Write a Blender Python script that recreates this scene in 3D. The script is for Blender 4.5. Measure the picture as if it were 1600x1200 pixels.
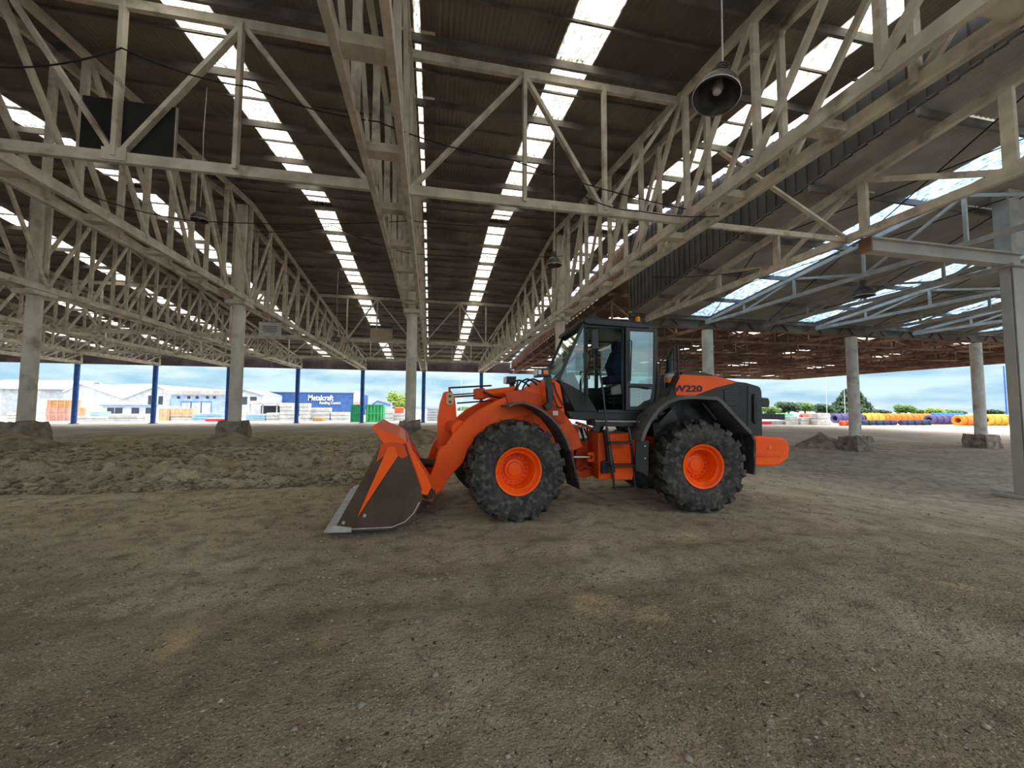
import bpy, bmesh, math, random
import numpy as np
from mathutils import Matrix, Vector
random.seed(7); rng = np.random.default_rng(7)
scn = bpy.context.scene
for o in list(bpy.data.objects): bpy.data.objects.remove(o)
COL = scn.collection

# ---------------------------------------------------------------- camera
CAMZ = 1.8
FPX, YAW, PITCH, ROLL = 619.6, 0.2014, 0.0583, 0.0047
fw = Vector((math.sin(YAW)*math.cos(PITCH), math.cos(YAW)*math.cos(PITCH), math.sin(PITCH)))
rt0 = Vector((math.cos(YAW), -math.sin(YAW), 0)); up0 = rt0.cross(fw)
rt = math.cos(ROLL)*rt0 + math.sin(ROLL)*up0; up = -math.sin(ROLL)*rt0 + math.cos(ROLL)*up0
cam = bpy.data.cameras.new('camera'); cam.sensor_width = 36; cam.lens = FPX*36/1600
cam.clip_start = .05; cam.clip_end = 6000
co = bpy.data.objects.new('camera', cam); COL.objects.link(co)
M = Matrix((rt, up, -fw)).transposed().to_4x4(); M.translation = (0, 0, CAMZ); co.matrix_world = M
scn.camera = co
CAM = Vector((0, 0, CAMZ))
def ray(x, y): return fw + rt*((x-800)/FPX) - up*((y-600)/FPX)
def atY(x, y, Y): d = ray(x, y); return CAM + d*(Y/d.y)
def atZ(x, y, z): d = ray(x, y); return CAM + d*((z-CAMZ)/d.z)

# ---------------------------------------------------------------- view, sky
vs = scn.view_settings
vs.view_transform = 'Standard'; vs.look = 'None'; vs.gamma = 1; vs.use_curve_mapping = False
vs.exposure = 1.05
SKY = 0.84
w = bpy.data.worlds.new('sky'); scn.world = w; w.use_nodes = True
nt = w.node_tree; nt.nodes.clear()
def N(t, typ, **kw):
    n = t.nodes.new(typ)
    for k, v in kw.items(): setattr(n, k, v)
    return n
out = N(nt, 'ShaderNodeOutputWorld'); bg = N(nt, 'ShaderNodeBackground'); bg.inputs[1].default_value = SKY
tc = N(nt, 'ShaderNodeTexCoord'); sx = N(nt, 'ShaderNodeSeparateXYZ'); nt.links.new(tc.outputs['Generated'], sx.inputs[0])
rmp = N(nt, 'ShaderNodeValToRGB'); nt.links.new(sx.outputs[2], rmp.inputs[0])
e = rmp.color_ramp.elements
e[0].position = 0.0; e[0].color = (.39, .51, .555, 1)
e[1].position = 1.0; e[1].color = (2.6, 2.7, 2.8, 1)
for p_, c_ in ((.05, (.335, .49, .56, 1)), (.13, (.45, .56, .62, 1)), (.35, (1.5, 1.65, 1.75, 1)), (.6, (2.15, 2.25, 2.35, 1))):
    q = rmp.color_ramp.elements.new(p_); q.color = c_
mp = N(nt, 'ShaderNodeMapping'); mp.inputs['Scale'].default_value = (5, 5, 22); nt.links.new(tc.outputs['Generated'], mp.inputs[0])
no = N(nt, 'ShaderNodeTexNoise'); no.inputs['Scale'].default_value = 1.2; no.inputs['Detail'].default_value = 6; nt.links.new(mp.outputs[0], no.inputs[0])
cr = N(nt, 'ShaderNodeValToRGB'); nt.links.new(no.outputs[0], cr.inputs[0])
cr.color_ramp.elements[0].position = .38; cr.color_ramp.elements[0].color = (.70, .82, .92, 1)
cr.color_ramp.elements[1].position = .55; cr.color_ramp.elements[1].color = (1.25, 1.13, 1.07, 1)
mul = N(nt, 'ShaderNodeMixRGB', blend_type='MULTIPLY'); mul.inputs[0].default_value = 1
nt.links.new(rmp.outputs[0], mul.inputs[1]); nt.links.new(cr.outputs[0], mul.inputs[2])
nt.links.new(mul.outputs[0], bg.inputs[0]); nt.links.new(bg.outputs[0], out.inputs[0])

# ---------------------------------------------------------------- materials
def new_mat(name):
    m = bpy.data.materials.new(name); m.use_nodes = True
    t = m.node_tree; b = t.nodes['Principled BSDF']; return m, t, b
def noisy(name, c1, c2, scale=3, rough=.7, metal=0, bump=0, bscale=None, stretch=(1, 1, 1), detail=6, lo=.35, hi=.65, spec=.3, c3=None, s3=.6, lo3=.55, hi3=.7):
    m, t, b = new_mat(name)
    g = N(t, 'ShaderNodeNewGeometry'); mp = N(t, 'ShaderNodeMapping'); mp.inputs['Scale'].default_value = stretch
    t.links.new(g.outputs['Position'], mp.inputs[0])
    n = N(t, 'ShaderNodeTexNoise'); n.inputs['Scale'].default_value = scale; n.inputs['Detail'].default_value = detail
    t.links.new(mp.outputs[0], n.inputs[0])
    r = N(t, 'ShaderNodeValToRGB'); t.links.new(n.outputs[0], r.inputs[0])
    r.color_ramp.elements[0].position = lo; r.color_ramp.elements[0].color = (*c1, 1)
    r.color_ramp.elements[1].position = hi; r.color_ramp.elements[1].color = (*c2, 1)
    col = r.outputs[0]
    if c3:
        n3 = N(t, 'ShaderNodeTexNoise'); n3.inputs['Scale'].default_value = s3; n3.inputs['Detail'].default_value = 8
        t.links.new(g.outputs['Position'], n3.inputs[0])
        mr = N(t, 'ShaderNodeMapRange'); mr.inputs[1].default_value = lo3; mr.inputs[2].default_value = hi3; t.links.new(n3.outputs[0], mr.inputs[0])
        mx = N(t, 'ShaderNodeMixRGB'); t.links.new(mr.outputs[0], mx.inputs[0]); t.links.new(col, mx.inputs[1]); mx.inputs[2].default_value = (*c3, 1)
        col = mx.outputs[0]
    t.links.new(col, b.inputs['Base Color'])
    b.inputs['Roughness'].default_value = rough; b.inputs['Metallic'].default_value = metal
    b.inputs['Specular IOR Level'].default_value = spec
    if bump:
        n2 = N(t, 'ShaderNodeTexNoise'); n2.inputs['Scale'].default_value = bscale or scale*6; n2.inputs['Detail'].default_value = 5
        t.links.new(mp.outputs[0], n2.inputs[0])
        bp = N(t, 'ShaderNodeBump'); bp.inputs['Strength'].default_value = bump; bp.inputs['Distance'].default_value = .02
        t.links.new(n2.outputs[0], bp.inputs['Height']); t.links.new(bp.outputs[0], b.inputs['Normal'])
    return m
MAT = {}
MAT['timber'] = noisy('painted_timber', (.50, .44, .355), (.71, .635, .53), 2.2, .8, bump=.3, bscale=30, c3=(.24, .19, .14), s3=1.6, lo3=.56, hi3=.74)
MAT['timber_brown'] = noisy('rusty_brown_frame', (.13, .072, .046), (.25, .14, .09), 1.5, .85)
MAT['roof'] = noisy('roof_sheet_underside', (.18, .15, .118), (.32, .27, .215), .5, .7, bump=.5, bscale=9, c3=(.11, .09, .07), s3=.25, lo3=.52, hi3=.7)
MAT['roof_grey'] = noisy('grey_roof_sheet', (.30, .285, .26), (.42, .40, .365), .8, .6)
MAT['roof_brown'] = noisy('brown_roof_sheet', (.10, .05, .035), (.17, .09, .06), .6, .85)
MAT['purlin'] = noisy('dark_purlin', (.11, .10, .085), (.20, .185, .16), 1.5, .6)
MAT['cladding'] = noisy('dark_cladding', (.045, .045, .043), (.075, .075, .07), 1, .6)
MAT['fascia'] = noisy('fascia_cladding', (.10, .075, .085), (.16, .12, .13), 1, .7)
MAT['column'] = noisy('weathered_column_paint', (.60, .55, .46), (.80, .75, .66), 2.0, .85, bump=.2, bscale=25, stretch=(1, 1, .5), c3=(.28, .23, .17), s3=1.1, lo3=.56, hi3=.75)
MAT['plinth'] = noisy('rough_concrete', (.16, .12, .085), (.36, .31, .25), 2.6, .95, bump=.8, bscale=12)
MAT['steelcol'] = noisy('beige_steel', (.36, .33, .28), (.45, .42, .36), .7, .6)
MAT['steelgrey'] = noisy('galvanised_steel', (.36, .335, .295), (.50, .47, .42), 2, .55)
MAT['bluepost'] = noisy('blue_paint', (.015, .07, .28), (.03, .13, .42), 2, .5)
MAT['orange'] = noisy('orange_machine_paint', (.90, .088, .003), (.97, .118, .004), 1.5, .42, spec=.3, c3=(.55, .06, .006), s3=2.2, lo3=.64, hi3=.9)
MAT['orange_dark'] = noisy('grimy_orange_paint', (.50, .055, .006), (.72, .085, .008), 3, .5)
MAT['bucketsteel'] = noisy('worn_brown_steel', (.055, .036, .022), (.095, .066, .042), 2, .55, metal=.1, c3=(.25, .05, .012), s3=1.6, lo3=.66, hi3=.8)
MAT['baresteel'] = noisy('scratched_steel', (.38, .38, .37), (.62, .62, .61), 6, .38, metal=.6, bump=.2)
MAT['black'] = noisy('black_paint', (.006, .006, .007), (.014, .014, .016), 3, .35, spec=.5)
MAT['charcoal'] = noisy('charcoal_plastic', (.018, .017, .018), (.032, .031, .031), 3, .45)
MAT['fender'] = noisy('grey_fender_plastic', (.075, .075, .072), (.13, .13, .125), 3, .6)
MAT['rubber'] = noisy('dusty_rubber', (.018, .018, .018), (.05, .048, .044), 4, .75, bump=.2, c3=(.13, .122, .105), s3=13, lo3=.48, hi3=.75)
MAT['chrome'] = noisy('bright_rod', (.6, .6, .6), (.75, .75, .75), 3, .2, metal=1)
MAT['seat'] = noisy('navy_seat_fabric', (.012, .018, .04), (.03, .04, .08), 6, .9)
MAT['cream'] = noisy('cream_plastic', (.42, .42, .36), (.52, .52, .46), 3, .6)
MAT['tanplate'] = noisy('tan_plate', (.5, .36, .18), (.62, .46, .25), 6, .6)
MAT['lampdark'] = noisy('dusty_lamp_metal', (.06, .057, .05), (.15, .14, .125), 6, .45, metal=.2)
MAT['lamprim'] = noisy('bright_lamp_rim', (.6, .58, .5), (.75, .72, .65), 6, .4)
MAT['blackboard'] = noisy('matte_black_panel', (.014, .014, .015), (.022, .022, .023), 2, .8)
MAT['signwhite'] = noisy('sign_white', (.55, .53, .48), (.66, .64, .6), 3, .6)
MAT['signtan'] = noisy('sign_tan', (.42, .34, .24), (.52, .43, .32), 3, .6)
MAT['signink'] = noisy('sign_ink', (.05, .05, .06), (.08, .08, .09), 3, .6)
MAT['navy'] = noisy('navy_print', (.01, .012, .06), (.015, .02, .09), 3, .5)
MAT['dirt'] = noisy('loose_soil', (.18, .137, .094), (.36, .29, .21), 2.5, .95, bump=.9, bscale=14)
MAT['stone'] = noisy('grey_stone', (.16, .14, .11), (.36, .33, .28), 8, .9)
def flat(name, c, rough=.6, var=.15, scale=1.2):
    MAT[name] = noisy(name, tuple(x*(1-var) for x in c), tuple(min(1, x*(1+var)) for x in c), scale, rough); return MAT[name]
for nm, c in dict(wall_white=(.52, .54, .57), roof_white=(.66, .66, .64), wall_grey=(.40, .42, .45), wall_blue=(.05, .12, .33), wall_palblue=(.36, .48, .64),
                  roof_brownedge=(.45, .40, .36), win_dark=(.05, .06, .08), paint_blue=(.10, .25, .55), crate=(.55, .30, .13), crate_pink=(.62, .34, .26), crate_tan=(.68, .50, .30),
                  pack_white=(.55, .56, .55), pack_blue=(.30, .52, .68), green=(.05, .42, .20), greenbright=(.12, .75, .25), sign_letter=(.9, .9, .9),
                  pipe_orange=(.75, .20, .02), pipe_yellow=(.62, .36, .05), pipe_purple=(.10, .075, .20), pipe_blue=(.03, .16, .42), pipe_navy=(.035, .045, .09), pipe_red=(.75, .12, .06),
                  tarp_green=(.04, .50, .25), red=(.70, .05, .07), leaf=(.12, .22, .05), leaf_dark=(.045, .085, .035), leaf_light=(.28, .38, .07), bark=(.12, .09, .06),
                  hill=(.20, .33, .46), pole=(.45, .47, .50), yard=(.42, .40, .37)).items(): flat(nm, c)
def glass(name, tint, gl=.12):
    m = bpy.data.materials.new(name); m.use_nodes = True; t = m.node_tree; t.nodes.clear()
    o_ = N(t, 'ShaderNodeOutputMaterial'); tr = N(t, 'ShaderNodeBsdfTransparent'); tr.inputs[0].default_value = (*tint, 1)
    g = N(t, 'ShaderNodeBsdfGlossy'); g.inputs['Roughness'].default_value = .03; g.inputs[0].default_value = (.9, 1, .98, 1)
    fr = N(t, 'ShaderNodeFresnel'); fr.inputs[0].default_value = 1.5
    ad = N(t, 'ShaderNodeMath', operation='ADD'); ad.inputs[1].default_value = gl; t.links.new(fr.outputs[0], ad.inputs[0])
    mx = N(t, 'ShaderNodeMixShader'); t.links.new(ad.outputs[0], mx.inputs[0]); t.links.new(tr.outputs[0], mx.inputs[1]); t.links.new(g.outputs[0], mx.inputs[2])
    t.links.new(mx.outputs[0], o_.inputs[0]); MAT[name] = m
glass('glass', (.62, .74, .70)); glass('glass_teal_sheen', (.42, .62, .58), .2)  # second one: teal reflection of the door panes put into the tint
def emis_plain(name, c, st, rough=.3):
    m, t, b = new_mat(name); b.inputs['Base Color'].default_value = (*c, 1); b.inputs['Roughness'].default_value = rough
    n = N(t, 'ShaderNodeTexNoise'); n.inputs['Scale'].default_value = 40
    bp = N(t, 'ShaderNodeBump'); bp.inputs['Strength'].default_value = .1; t.links.new(n.outputs[0], bp.inputs['Height']); t.links.new(bp.outputs[0], b.inputs['Normal'])
    MAT[name] = m
emis_plain('amber', (.9, .28, .01), 0); emis_plain('lens', (.8, .8, .8), 0); emis_plain('amberlens', (.8, .2, .02), 0)
def skylight_mat(name, c, trc):
    m = bpy.data.materials.new(name); m.use_nodes = True; t = m.node_tree; t.nodes.clear()
    o_ = N(t, 'ShaderNodeOutputMaterial'); tl = N(t, 'ShaderNodeBsdfTranslucent'); tr = N(t, 'ShaderNodeBsdfTransparent'); tr.inputs[0].default_value = (*trc, 1)
    g = N(t, 'ShaderNodeNewGeometry'); n = N(t, 'ShaderNodeTexNoise'); n.inputs['Scale'].default_value = 9; n.inputs['Detail'].default_value = 8; mp_ = N(t, 'ShaderNodeMapping'); mp_.inputs['Scale'].default_value = (1.6, .45, 1); t.links.new(g.outputs['Position'], mp_.inputs[0]); t.links.new(mp_.outputs[0], n.inputs[0])
    r = N(t, 'ShaderNodeValToRGB'); t.links.new(n.outputs[0], r.inputs[0])
    r.color_ramp.elements[0].position = .37; r.color_ramp.elements[0].color = (c[0]*.12, c[1]*.15, c[2]*.12, 1); r.color_ramp.elements[1].position = .55; r.color_ramp.elements[1].color = (*c, 1)
    t.links.new(r.outputs[0], tl.inputs[0])
    mx = N(t, 'ShaderNodeMixShader'); mx.inputs[0].default_value = .12; t.links.new(tl.outputs[0], mx.inputs[1]); t.links.new(tr.outputs[0], mx.inputs[2]); t.links.new(mx.outputs[0], o_.inputs[0])
    MAT[name] = m
skylight_mat('skylight', (.95, .88, .74), (.9, .84, .7)); skylight_mat('skylight_blue', (.42, .60, .82), (.45, .68, 1))

# ---------------------------------------------------------------- helpers
def tag(o, label=None, cat=None, group=None, kind=None):
    if label: o['label'] = label
    if cat: o['category'] = cat
    if group: o['group'] = group
    if kind: o['kind'] = kind
    return o
def link(o, parent=None, Mw=None):
    COL.objects.link(o)
    if parent is not None:
        o.parent = parent
        top = parent
        Pm = WM[parent.name]
        o.matrix_basis = Pm.inverted() @ (Mw if Mw is not None else Matrix())
        WM[o.name] = Mw.copy() if Mw is not None else Matrix()
    else:
        if Mw is not None: o.matrix_basis = Mw
        WM[o.name] = Mw.copy() if Mw is not None else Matrix()
    return o
WM = {}
def thing(name, label, cat, loc=(0, 0, 0), rotz=0, group=None, kind=None):
    o = bpy.data.objects.new(name, None); o.empty_display_size = .3
    tag(o, label, cat, group, kind)
    return link(o, None, Matrix.Translation(loc) @ Matrix.Rotation(rotz, 4, 'Z'))
def child_empty(name, parent, Mw): return link(bpy.data.objects.new(name, None), parent, Mw)
class MB:
    def __init__(s): s.v = []; s.f = []
    def add(s, vs, fs):
        n = len(s.v); s.v += [tuple(q) for q in vs]; s.f += [tuple(i+n for i in f) for f in fs]; return s
    def box(s, c, d, Mx=None):
        x, y, z = c; a, b, h = d[0]/2, d[1]/2, d[2]/2
        vs = [Vector((x+i*a, y+j*b, z+k*h)) for i in (-1, 1) for j in (-1, 1) for k in (-1, 1)]
        if Mx is not None: vs = [Mx @ q for q in vs]
        return s.add(vs, [(0, 1, 3, 2), (4, 6, 7, 5), (0, 4, 5, 1), (2, 3, 7, 6), (0, 2, 6, 4), (1, 5, 7, 3)])
    def bar(s, p0, p1, wd, ht=None, upv=(0, 0, 1)):
        p0, p1 = Vector(p0), Vector(p1); d = p1-p0; L = d.length
        if L < 1e-6: return s
        d /= L; u = Vector(upv)
        if abs(d.dot(u)) > .98: u = Vector((1, 0, 0))
        sd = d.cross(u).normalized(); u = sd.cross(d); ht = ht or wd
        vs = [p+sd*(i*wd/2)+u*(j*ht/2) for p in (p0, p1) for i, j in ((-1, -1), (1, -1), (1, 1), (-1, 1))]
        return s.add(vs, [(3, 2, 1, 0), (4, 5, 6, 7), (0, 1, 5, 4), (1, 2, 6, 5), (2, 3, 7, 6), (3, 0, 4, 7)])
    def tube(s, pts, r, n=8):
        pts = [Vector(p) for p in pts]; k = len(pts); rs = r if isinstance(r, (list, tuple)) else [r]*k
        vs = []; prev = None
        for i, p in enumerate(pts):
            d = (pts[min(i+1, k-1)]-pts[max(i-1, 0)]).normalized()
            if prev is None:
                a = d.orthogonal().normalized()
            else:
                a = (prev - d*prev.dot(d)); a = a.normalized() if a.length > 1e-6 else d.orthogonal().normalized()
            prev = a; b = d.cross(a)
            vs += [p+(a*math.cos(2*math.pi*j/n)+b*math.sin(2*math.pi*j/n))*rs[i] for j in range(n)]
        fs = [(i*n+j, i*n+(j+1) % n, (i+1)*n+(j+1) % n, (i+1)*n+j) for i in range(k-1) for j in range(n)]
        fs += [tuple(range(n-1, -1, -1)), tuple((k-1)*n+j for j in range(n))]
        return s.add(vs, fs)
    def lathe(s, prof, c=(0, 0, 0), axis='Z', n=32, cap=False):
        vs = []
        for r, h in prof:
            for j in range(n):
                a = 2*math.pi*j/n; x, y = r*math.cos(a), r*math.sin(a)
                q = (x, y, h) if axis == 'Z' else ((x, h, y) if axis == 'Y' else (h, x, y))
                vs.append((q[0]+c[0], q[1]+c[1], q[2]+c[2]))
        k = len(prof)
        fs = [(i*n+j, i*n+(j+1) % n, (i+1)*n+(j+1) % n, (i+1)*n+j) for i in range(k-1) for j in range(n)]
        if cap: fs += [tuple(range(n-1, -1, -1)), tuple((k-1)*n+j for j in range(n))]
        return s.add(vs, fs)
    def prism(s, poly, y0, y1, fn=None):
        fn = fn or (lambda x, z, y: (x, y, z)); n = len(poly)
        vs = [fn(x, z, y0) for x, z in poly]+[fn(x, z, y1) for x, z in poly]
        return s.add(vs, [tuple(range(n)), tuple(range(2*n-1, n-1, -1))]+[(i, i+n, (i+1) % n+n, (i+1) % n) for i in range(n)])
    def strip(s, line, y0, y1, th):
        """thick sheet following an open polyline in x,z"""
        k = len(line); nr = []
        for i in range(k):
            a = Vector(line[max(i-1, 0)]); b = Vector(line[min(i+1, k-1)]); d = (b-a).normalized(); nr.append(Vector((-d.y, d.x)))
        outl = [tuple(line[i]) for i in range(k)]; inn = [tuple(Vector(line[i])-nr[i]*th) for i in range(k)]
        for i in range(k-1):
            q = [outl[i], outl[i+1], inn[i+1], inn[i]]
            s.prism(q, y0, y1)
        return s
    def mesh(s, name, mat, smooth=False, fix=True):
        me = bpy.data.meshes.new(name); me.from_pydata(s.v, [], s.f)
        if fix:
            b = bmesh.new(); b.from_mesh(me); bmesh.ops.recalc_face_normals(b, faces=b.faces); b.to_mesh(me); b.free()
        me.materials.append(MAT[mat] if isinstance(mat, str) else mat)
        if smooth:
            me.polygons.foreach_set('use_smooth', [True]*len(me.polygons)); me.set_sharp_from_angle(angle=math.radians(smooth if smooth is not True else 40))
        me.update(); return me
    def build(s, name, mat, parent=None, smooth=False, Mw=None, bevel=0):
        o = bpy.data.objects.new(name, s.mesh(name, mat, smooth)); link(o, parent, Mw)
        if bevel:
            md = o.modifiers.new('bevel', 'BEVEL'); md.width = bevel; md.segments = 2; md.limit_method = 'ANGLE'; md.angle_limit = math.radians(35)
        return o
UNIT = {}
def unit(mat):
    if mat not in UNIT: UNIT[mat] = MB().box((0, 0, 0), (1, 1, 1)).mesh('member_'+mat, mat)
    return UNIT[mat]
def beam(name, parent, p0, p1, wd, ht, mat, upv=(0, 0, 1)):
    p0, p1 = Vector(p0), Vector(p1); d = p1-p0; L = d.length; d /= L; u = Vector(upv)
    if abs(d.dot(u)) > .98: u = Vector((0, 1, 0))
    sd = d.cross(u).normalized(); u = sd.cross(d)
    Mx = Matrix((d*L, sd*wd, u*ht)).transposed().to_4x4(); Mx.translation = (p0+p1)/2
    o = bpy.data.objects.new(name, unit(mat)); return link(o, parent, Mx)
def copy_tree(o, Mw, parent=None):
    c = o.copy(); COL.objects.link(c)
    if parent is None: c.matrix_basis = Mw; WM[c.name] = Mw.copy()
    else: c.parent = parent
    for ch in [q for q in o.children]: copy_tree(ch, None, c)
    return c

# ---------------------------------------------------------------- grid of the shed (metres, world z = 0 at the loader)
X0, S, YR, Y2 = -1.17, 9.233, 24.13, 64.68
HB = 5.72+CAMZ            # underside of the bottom chords
PANEL = (Y2-YR)/15
def ztop(y): return 11.25+CAMZ-.103*abs(y-YR)     # top chord axis
def zroof(y): return ztop(y)+.42
def sstep(a, b, x): t = min(1, max(0, (x-a)/(b-a))); return t*t*(3-2*t)
def gz(x, y):
    return min(0, -.75*sstep(26, 62, y)*(1-sstep(6, 19, x)) - 1.32*sstep(5.5, 19, x))

# ---------------------------------------------------------------- floor
def vnoise(x, y, seed):
    r = np.random.default_rng(seed); T = r.random((256, 256))
    xi = np.floor(x).astype(int); yi = np.floor(y).astype(int); fx = x-xi; fy = y-yi
    fx = fx*fx*(3-2*fx); fy = fy*fy*(3-2*fy)
    g = lambda a, b: T[a % 256, b % 256]
    return (g(xi, yi)*(1-fx)+g(xi+1, yi)*fx)*(1-fy)+(g(xi, yi+1)*(1-fx)+g(xi+1, yi+1)*fx)*fy-.5
def fbm(x, y, seed, octs=4):
    a = 1; s_ = 0
    for k in range(octs): s_ = s_+a*vnoise(x*2**k, y*2**k, seed+k); a *= .5
    return s_
def npstep(a, b, x): t = np.clip((x-a)/(b-a), 0, 1); return t*t*(3-2*t)
def npgz(x, y):
    base = np.minimum(0, -.75*npstep(26, 62, y)*(1-npstep(6, 19, x)) - 1.32*npstep(5.5, 19, x))
    # churned, dug-over strip on the left between the loader and the columns
    edge = fbm(x*.25, y*.25, 11, 3)*3
    dug = npstep(9.2, 12.0, y-.18*x*0+edge)*(1-npstep(27, 30, y+edge))*(1-npstep(.5, 3.2, x+edge*.5+(y-14)*.05))
    z = base + fbm(x*.6, y*.6, 3, 3)*.05 + fbm(x*3, y*3, 21, 3)*.018
    ridg = np.abs(fbm(x*.22+3, y*.95, 41, 4))
    am = 1-.68*npstep(14.5, 17.5, y+edge*.4)
    z = z + dug*(-.26+am*(ridg*.75+fbm(x*1.5, y*2.0, 51, 4)*.38))
    # wheel ruts running past the loader
    for yy, sl in ((9.6, .02), (11.0, .03), (4.1, -.05), (5.0, -.06)):
        z = z - .035*np.exp(-((y-yy-sl*x+fbm(x*.1, y*.1, 61, 2)*1.5)/.22)**2)
    # keep it smooth under the machine
    lo = npstep(-2.2, -1.2, x)*(1-npstep(6.6, 7.6, x))*npstep(5.2, 5.9, y)*(1-npstep(9.0, 9.8, y))
    return z*(1-lo*.85)+base*lo*.85
def axis_pts(a, b, fine0, fine1, fstep, grow=1.16):
    pts = list(np.arange(fine0, fine1+1e-6, fstep)); st = fstep; p = fine0; L = []
    while p > a: st = min(st*grow, 1.2); p -= st; L.append(p)
    st = fstep; p = fine1; Rr = []
    while p < b: st = min(st*grow, 1.2); p += st; Rr.append(p)
    return np.array(L[::-1]+pts+Rr)
gx = axis_pts(-75, 74, -17, 14, .075, 1.10); gy = axis_pts(-19, 68, 1.5, 24, .06, 1.08)
GX, GY = np.meshgrid(gx, gy); GZ = npgz(GX, GY)
nx, ny = len(gx), len(gy)
verts = np.stack([GX, GY, GZ], -1).reshape(-1, 3)
ii = (np.arange(ny-1)[:, None]*nx+np.arange(nx-1)[None, :]).ravel()
faces = np.stack([ii, ii+1, ii+1+nx, ii+nx], -1)
def np_mesh(name, verts, faces, mat, smooth=True):
    me = bpy.data.meshes.new(name); nf, k = faces.shape
    me.vertices.add(len(verts)); me.vertices.foreach_set('co', verts.astype('f').ravel())
    me.loops.add(nf*k); me.loops.foreach_set('vertex_index', faces.astype('i').ravel())
    me.polygons.add(nf); me.polygons.foreach_set('loop_start', (np.arange(nf)*k).astype('i')); me.polygons.foreach_set('loop_total', np.full(nf, k, 'i'))
    if smooth: me.polygons.foreach_set('use_smooth', np.ones(nf, bool))
    me.materials.append(MAT[mat] if isinstance(mat, str) else mat); me.update(calc_edges=True); return me
def floor_material():
    m, t, b = new_mat('packed_dirt_floor')
    g = N(t, 'ShaderNodeNewGeometry'); P = g.outputs['Position']
    def nz(sc, det=8, dist=0, stretch=None):
        n = N(t, 'ShaderNodeTexNoise'); n.inputs['Scale'].default_value = sc; n.inputs['Detail'].default_value = det; n.inputs['Distortion'].default_value = dist
        if stretch:
            mp = N(t, 'ShaderNodeMapping'); mp.inputs['Scale'].default_value = stretch; t.links.new(P, mp.inputs[0]); t.links.new(mp.outputs[0], n.inputs[0])
        else: t.links.new(P, n.inputs[0])
        return n.outputs[0]
    def ramp(i, stops):
        r = N(t, 'ShaderNodeValToRGB'); t.links.new(i, r.inputs[0]); el = r.color_ramp.elements
        el[0].position, el[0].color = stops[0][0], (*stops[0][1], 1); el[1].position, el[1].color = stops[-1][0], (*stops[-1][1], 1)
        for p_, c_ in stops[1:-1]: q = el.new(p_); q.color = (*c_, 1)
        return r.outputs[0]
    def mix(f, a, c, typ='MIX'):
        x = N(t, 'ShaderNodeMixRGB', blend_type=typ); t.links.new(f, x.inputs[0]); t.links.new(a, x.inputs[1])
        if isinstance(c, tuple): x.inputs[2].default_value = (*c, 1)
        else: t.links.new(c, x.inputs[2])
        return x.outputs[0]
    def mr(i, a, b_):
        x = N(t, 'ShaderNodeMapRange'); x.inputs[1].default_value = a; x.inputs[2].default_value = b_; t.links.new(i, x.inputs[0]); return x.outputs[0]
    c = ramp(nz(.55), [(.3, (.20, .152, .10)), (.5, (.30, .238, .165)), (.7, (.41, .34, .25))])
    sx_ = N(t, 'ShaderNodeSeparateXYZ'); t.links.new(P, sx_.inputs[0])
    def zone(axis, a, b_, amp):                                                  # ragged-edged band along an axis, for soil tone and painted light
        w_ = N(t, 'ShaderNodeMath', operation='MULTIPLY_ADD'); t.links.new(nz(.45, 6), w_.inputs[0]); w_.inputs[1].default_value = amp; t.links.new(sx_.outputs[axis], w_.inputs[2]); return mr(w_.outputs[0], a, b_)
    lit_soil = ramp(nz(.7, 8, .4), [(.3, (.40, .315, .21)), (.5, (.52, .42, .295)), (.7, (.62, .52, .385))])
    c = mix(zone(1, 6.0, 10.5, 5), c, lit_soil)  # tan soil past the foreground, lightened to paint in the light falloff
    c = mix(mr(nz(3.5, 9), .47, .78), c, (.15, .115, .078))
    c = mix(mr(nz(.9, 8, .6), .62, .74), c, (.55, .41, .24))                   # sandy patches
    c = mix(mr(nz(9, 6), .66, .74), c, (.38, .35, .30))                          # pale grit
    c = mix(mr(nz(24, 4), .62, .70), c, (.055, .045, .035))
    c = mix(mr(nz(70, 4), .58, .70), c, (.07, .055, .04))
    c = mix(mr(nz(60, 3), .60, .70), c, (.55, .49, .40))                      # dark grit
    # concrete slab beyond the dug ground
    wob = N(t, 'ShaderNodeMath', operation='MULTIPLY_ADD'); t.links.new(nz(.35, 5), wob.inputs[0]); wob.inputs[1].default_value = 5; t.links.new(sx_.outputs[1], wob.inputs[2])
    slab = ramp(nz(.5, 8, 0, (1, .5, 1)), [(.3, (.38, .32, .26)), (.7, (.56, .50, .42))])
    c = mix(mr(wob.outputs[0], 31.3, 32.6), c, slab)
    t.links.new(c, b.inputs['Base Color']); b.inputs['Roughness'].default_value = .92; b.inputs['Specular IOR Level'].default_value = .15
    h = N(t, 'ShaderNodeMath', operation='ADD'); t.links.new(nz(16, 7), h.inputs[0])
    h2 = N(t, 'ShaderNodeMath', operation='MULTIPLY'); t.links.new(nz(55, 4), h2.inputs[0]); h2.inputs[1].default_value = .5; t.links.new(h2.outputs[0], h.inputs[1])
    bp = N(t, 'ShaderNodeBump'); bp.inputs['Strength'].default_value = 1.0; bp.inputs['Distance'].default_value = .05
    t.links.new(h.outputs[0], bp.inputs['Height']); t.links.new(bp.outputs[0], b.inputs['Normal'])
    return m
fl = bpy.data.objects.new('floor', np_mesh('floor', verts, faces, floor_material())); link(fl); tag(fl, 'packed brown dirt floor of the open shed', kind='structure')
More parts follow.
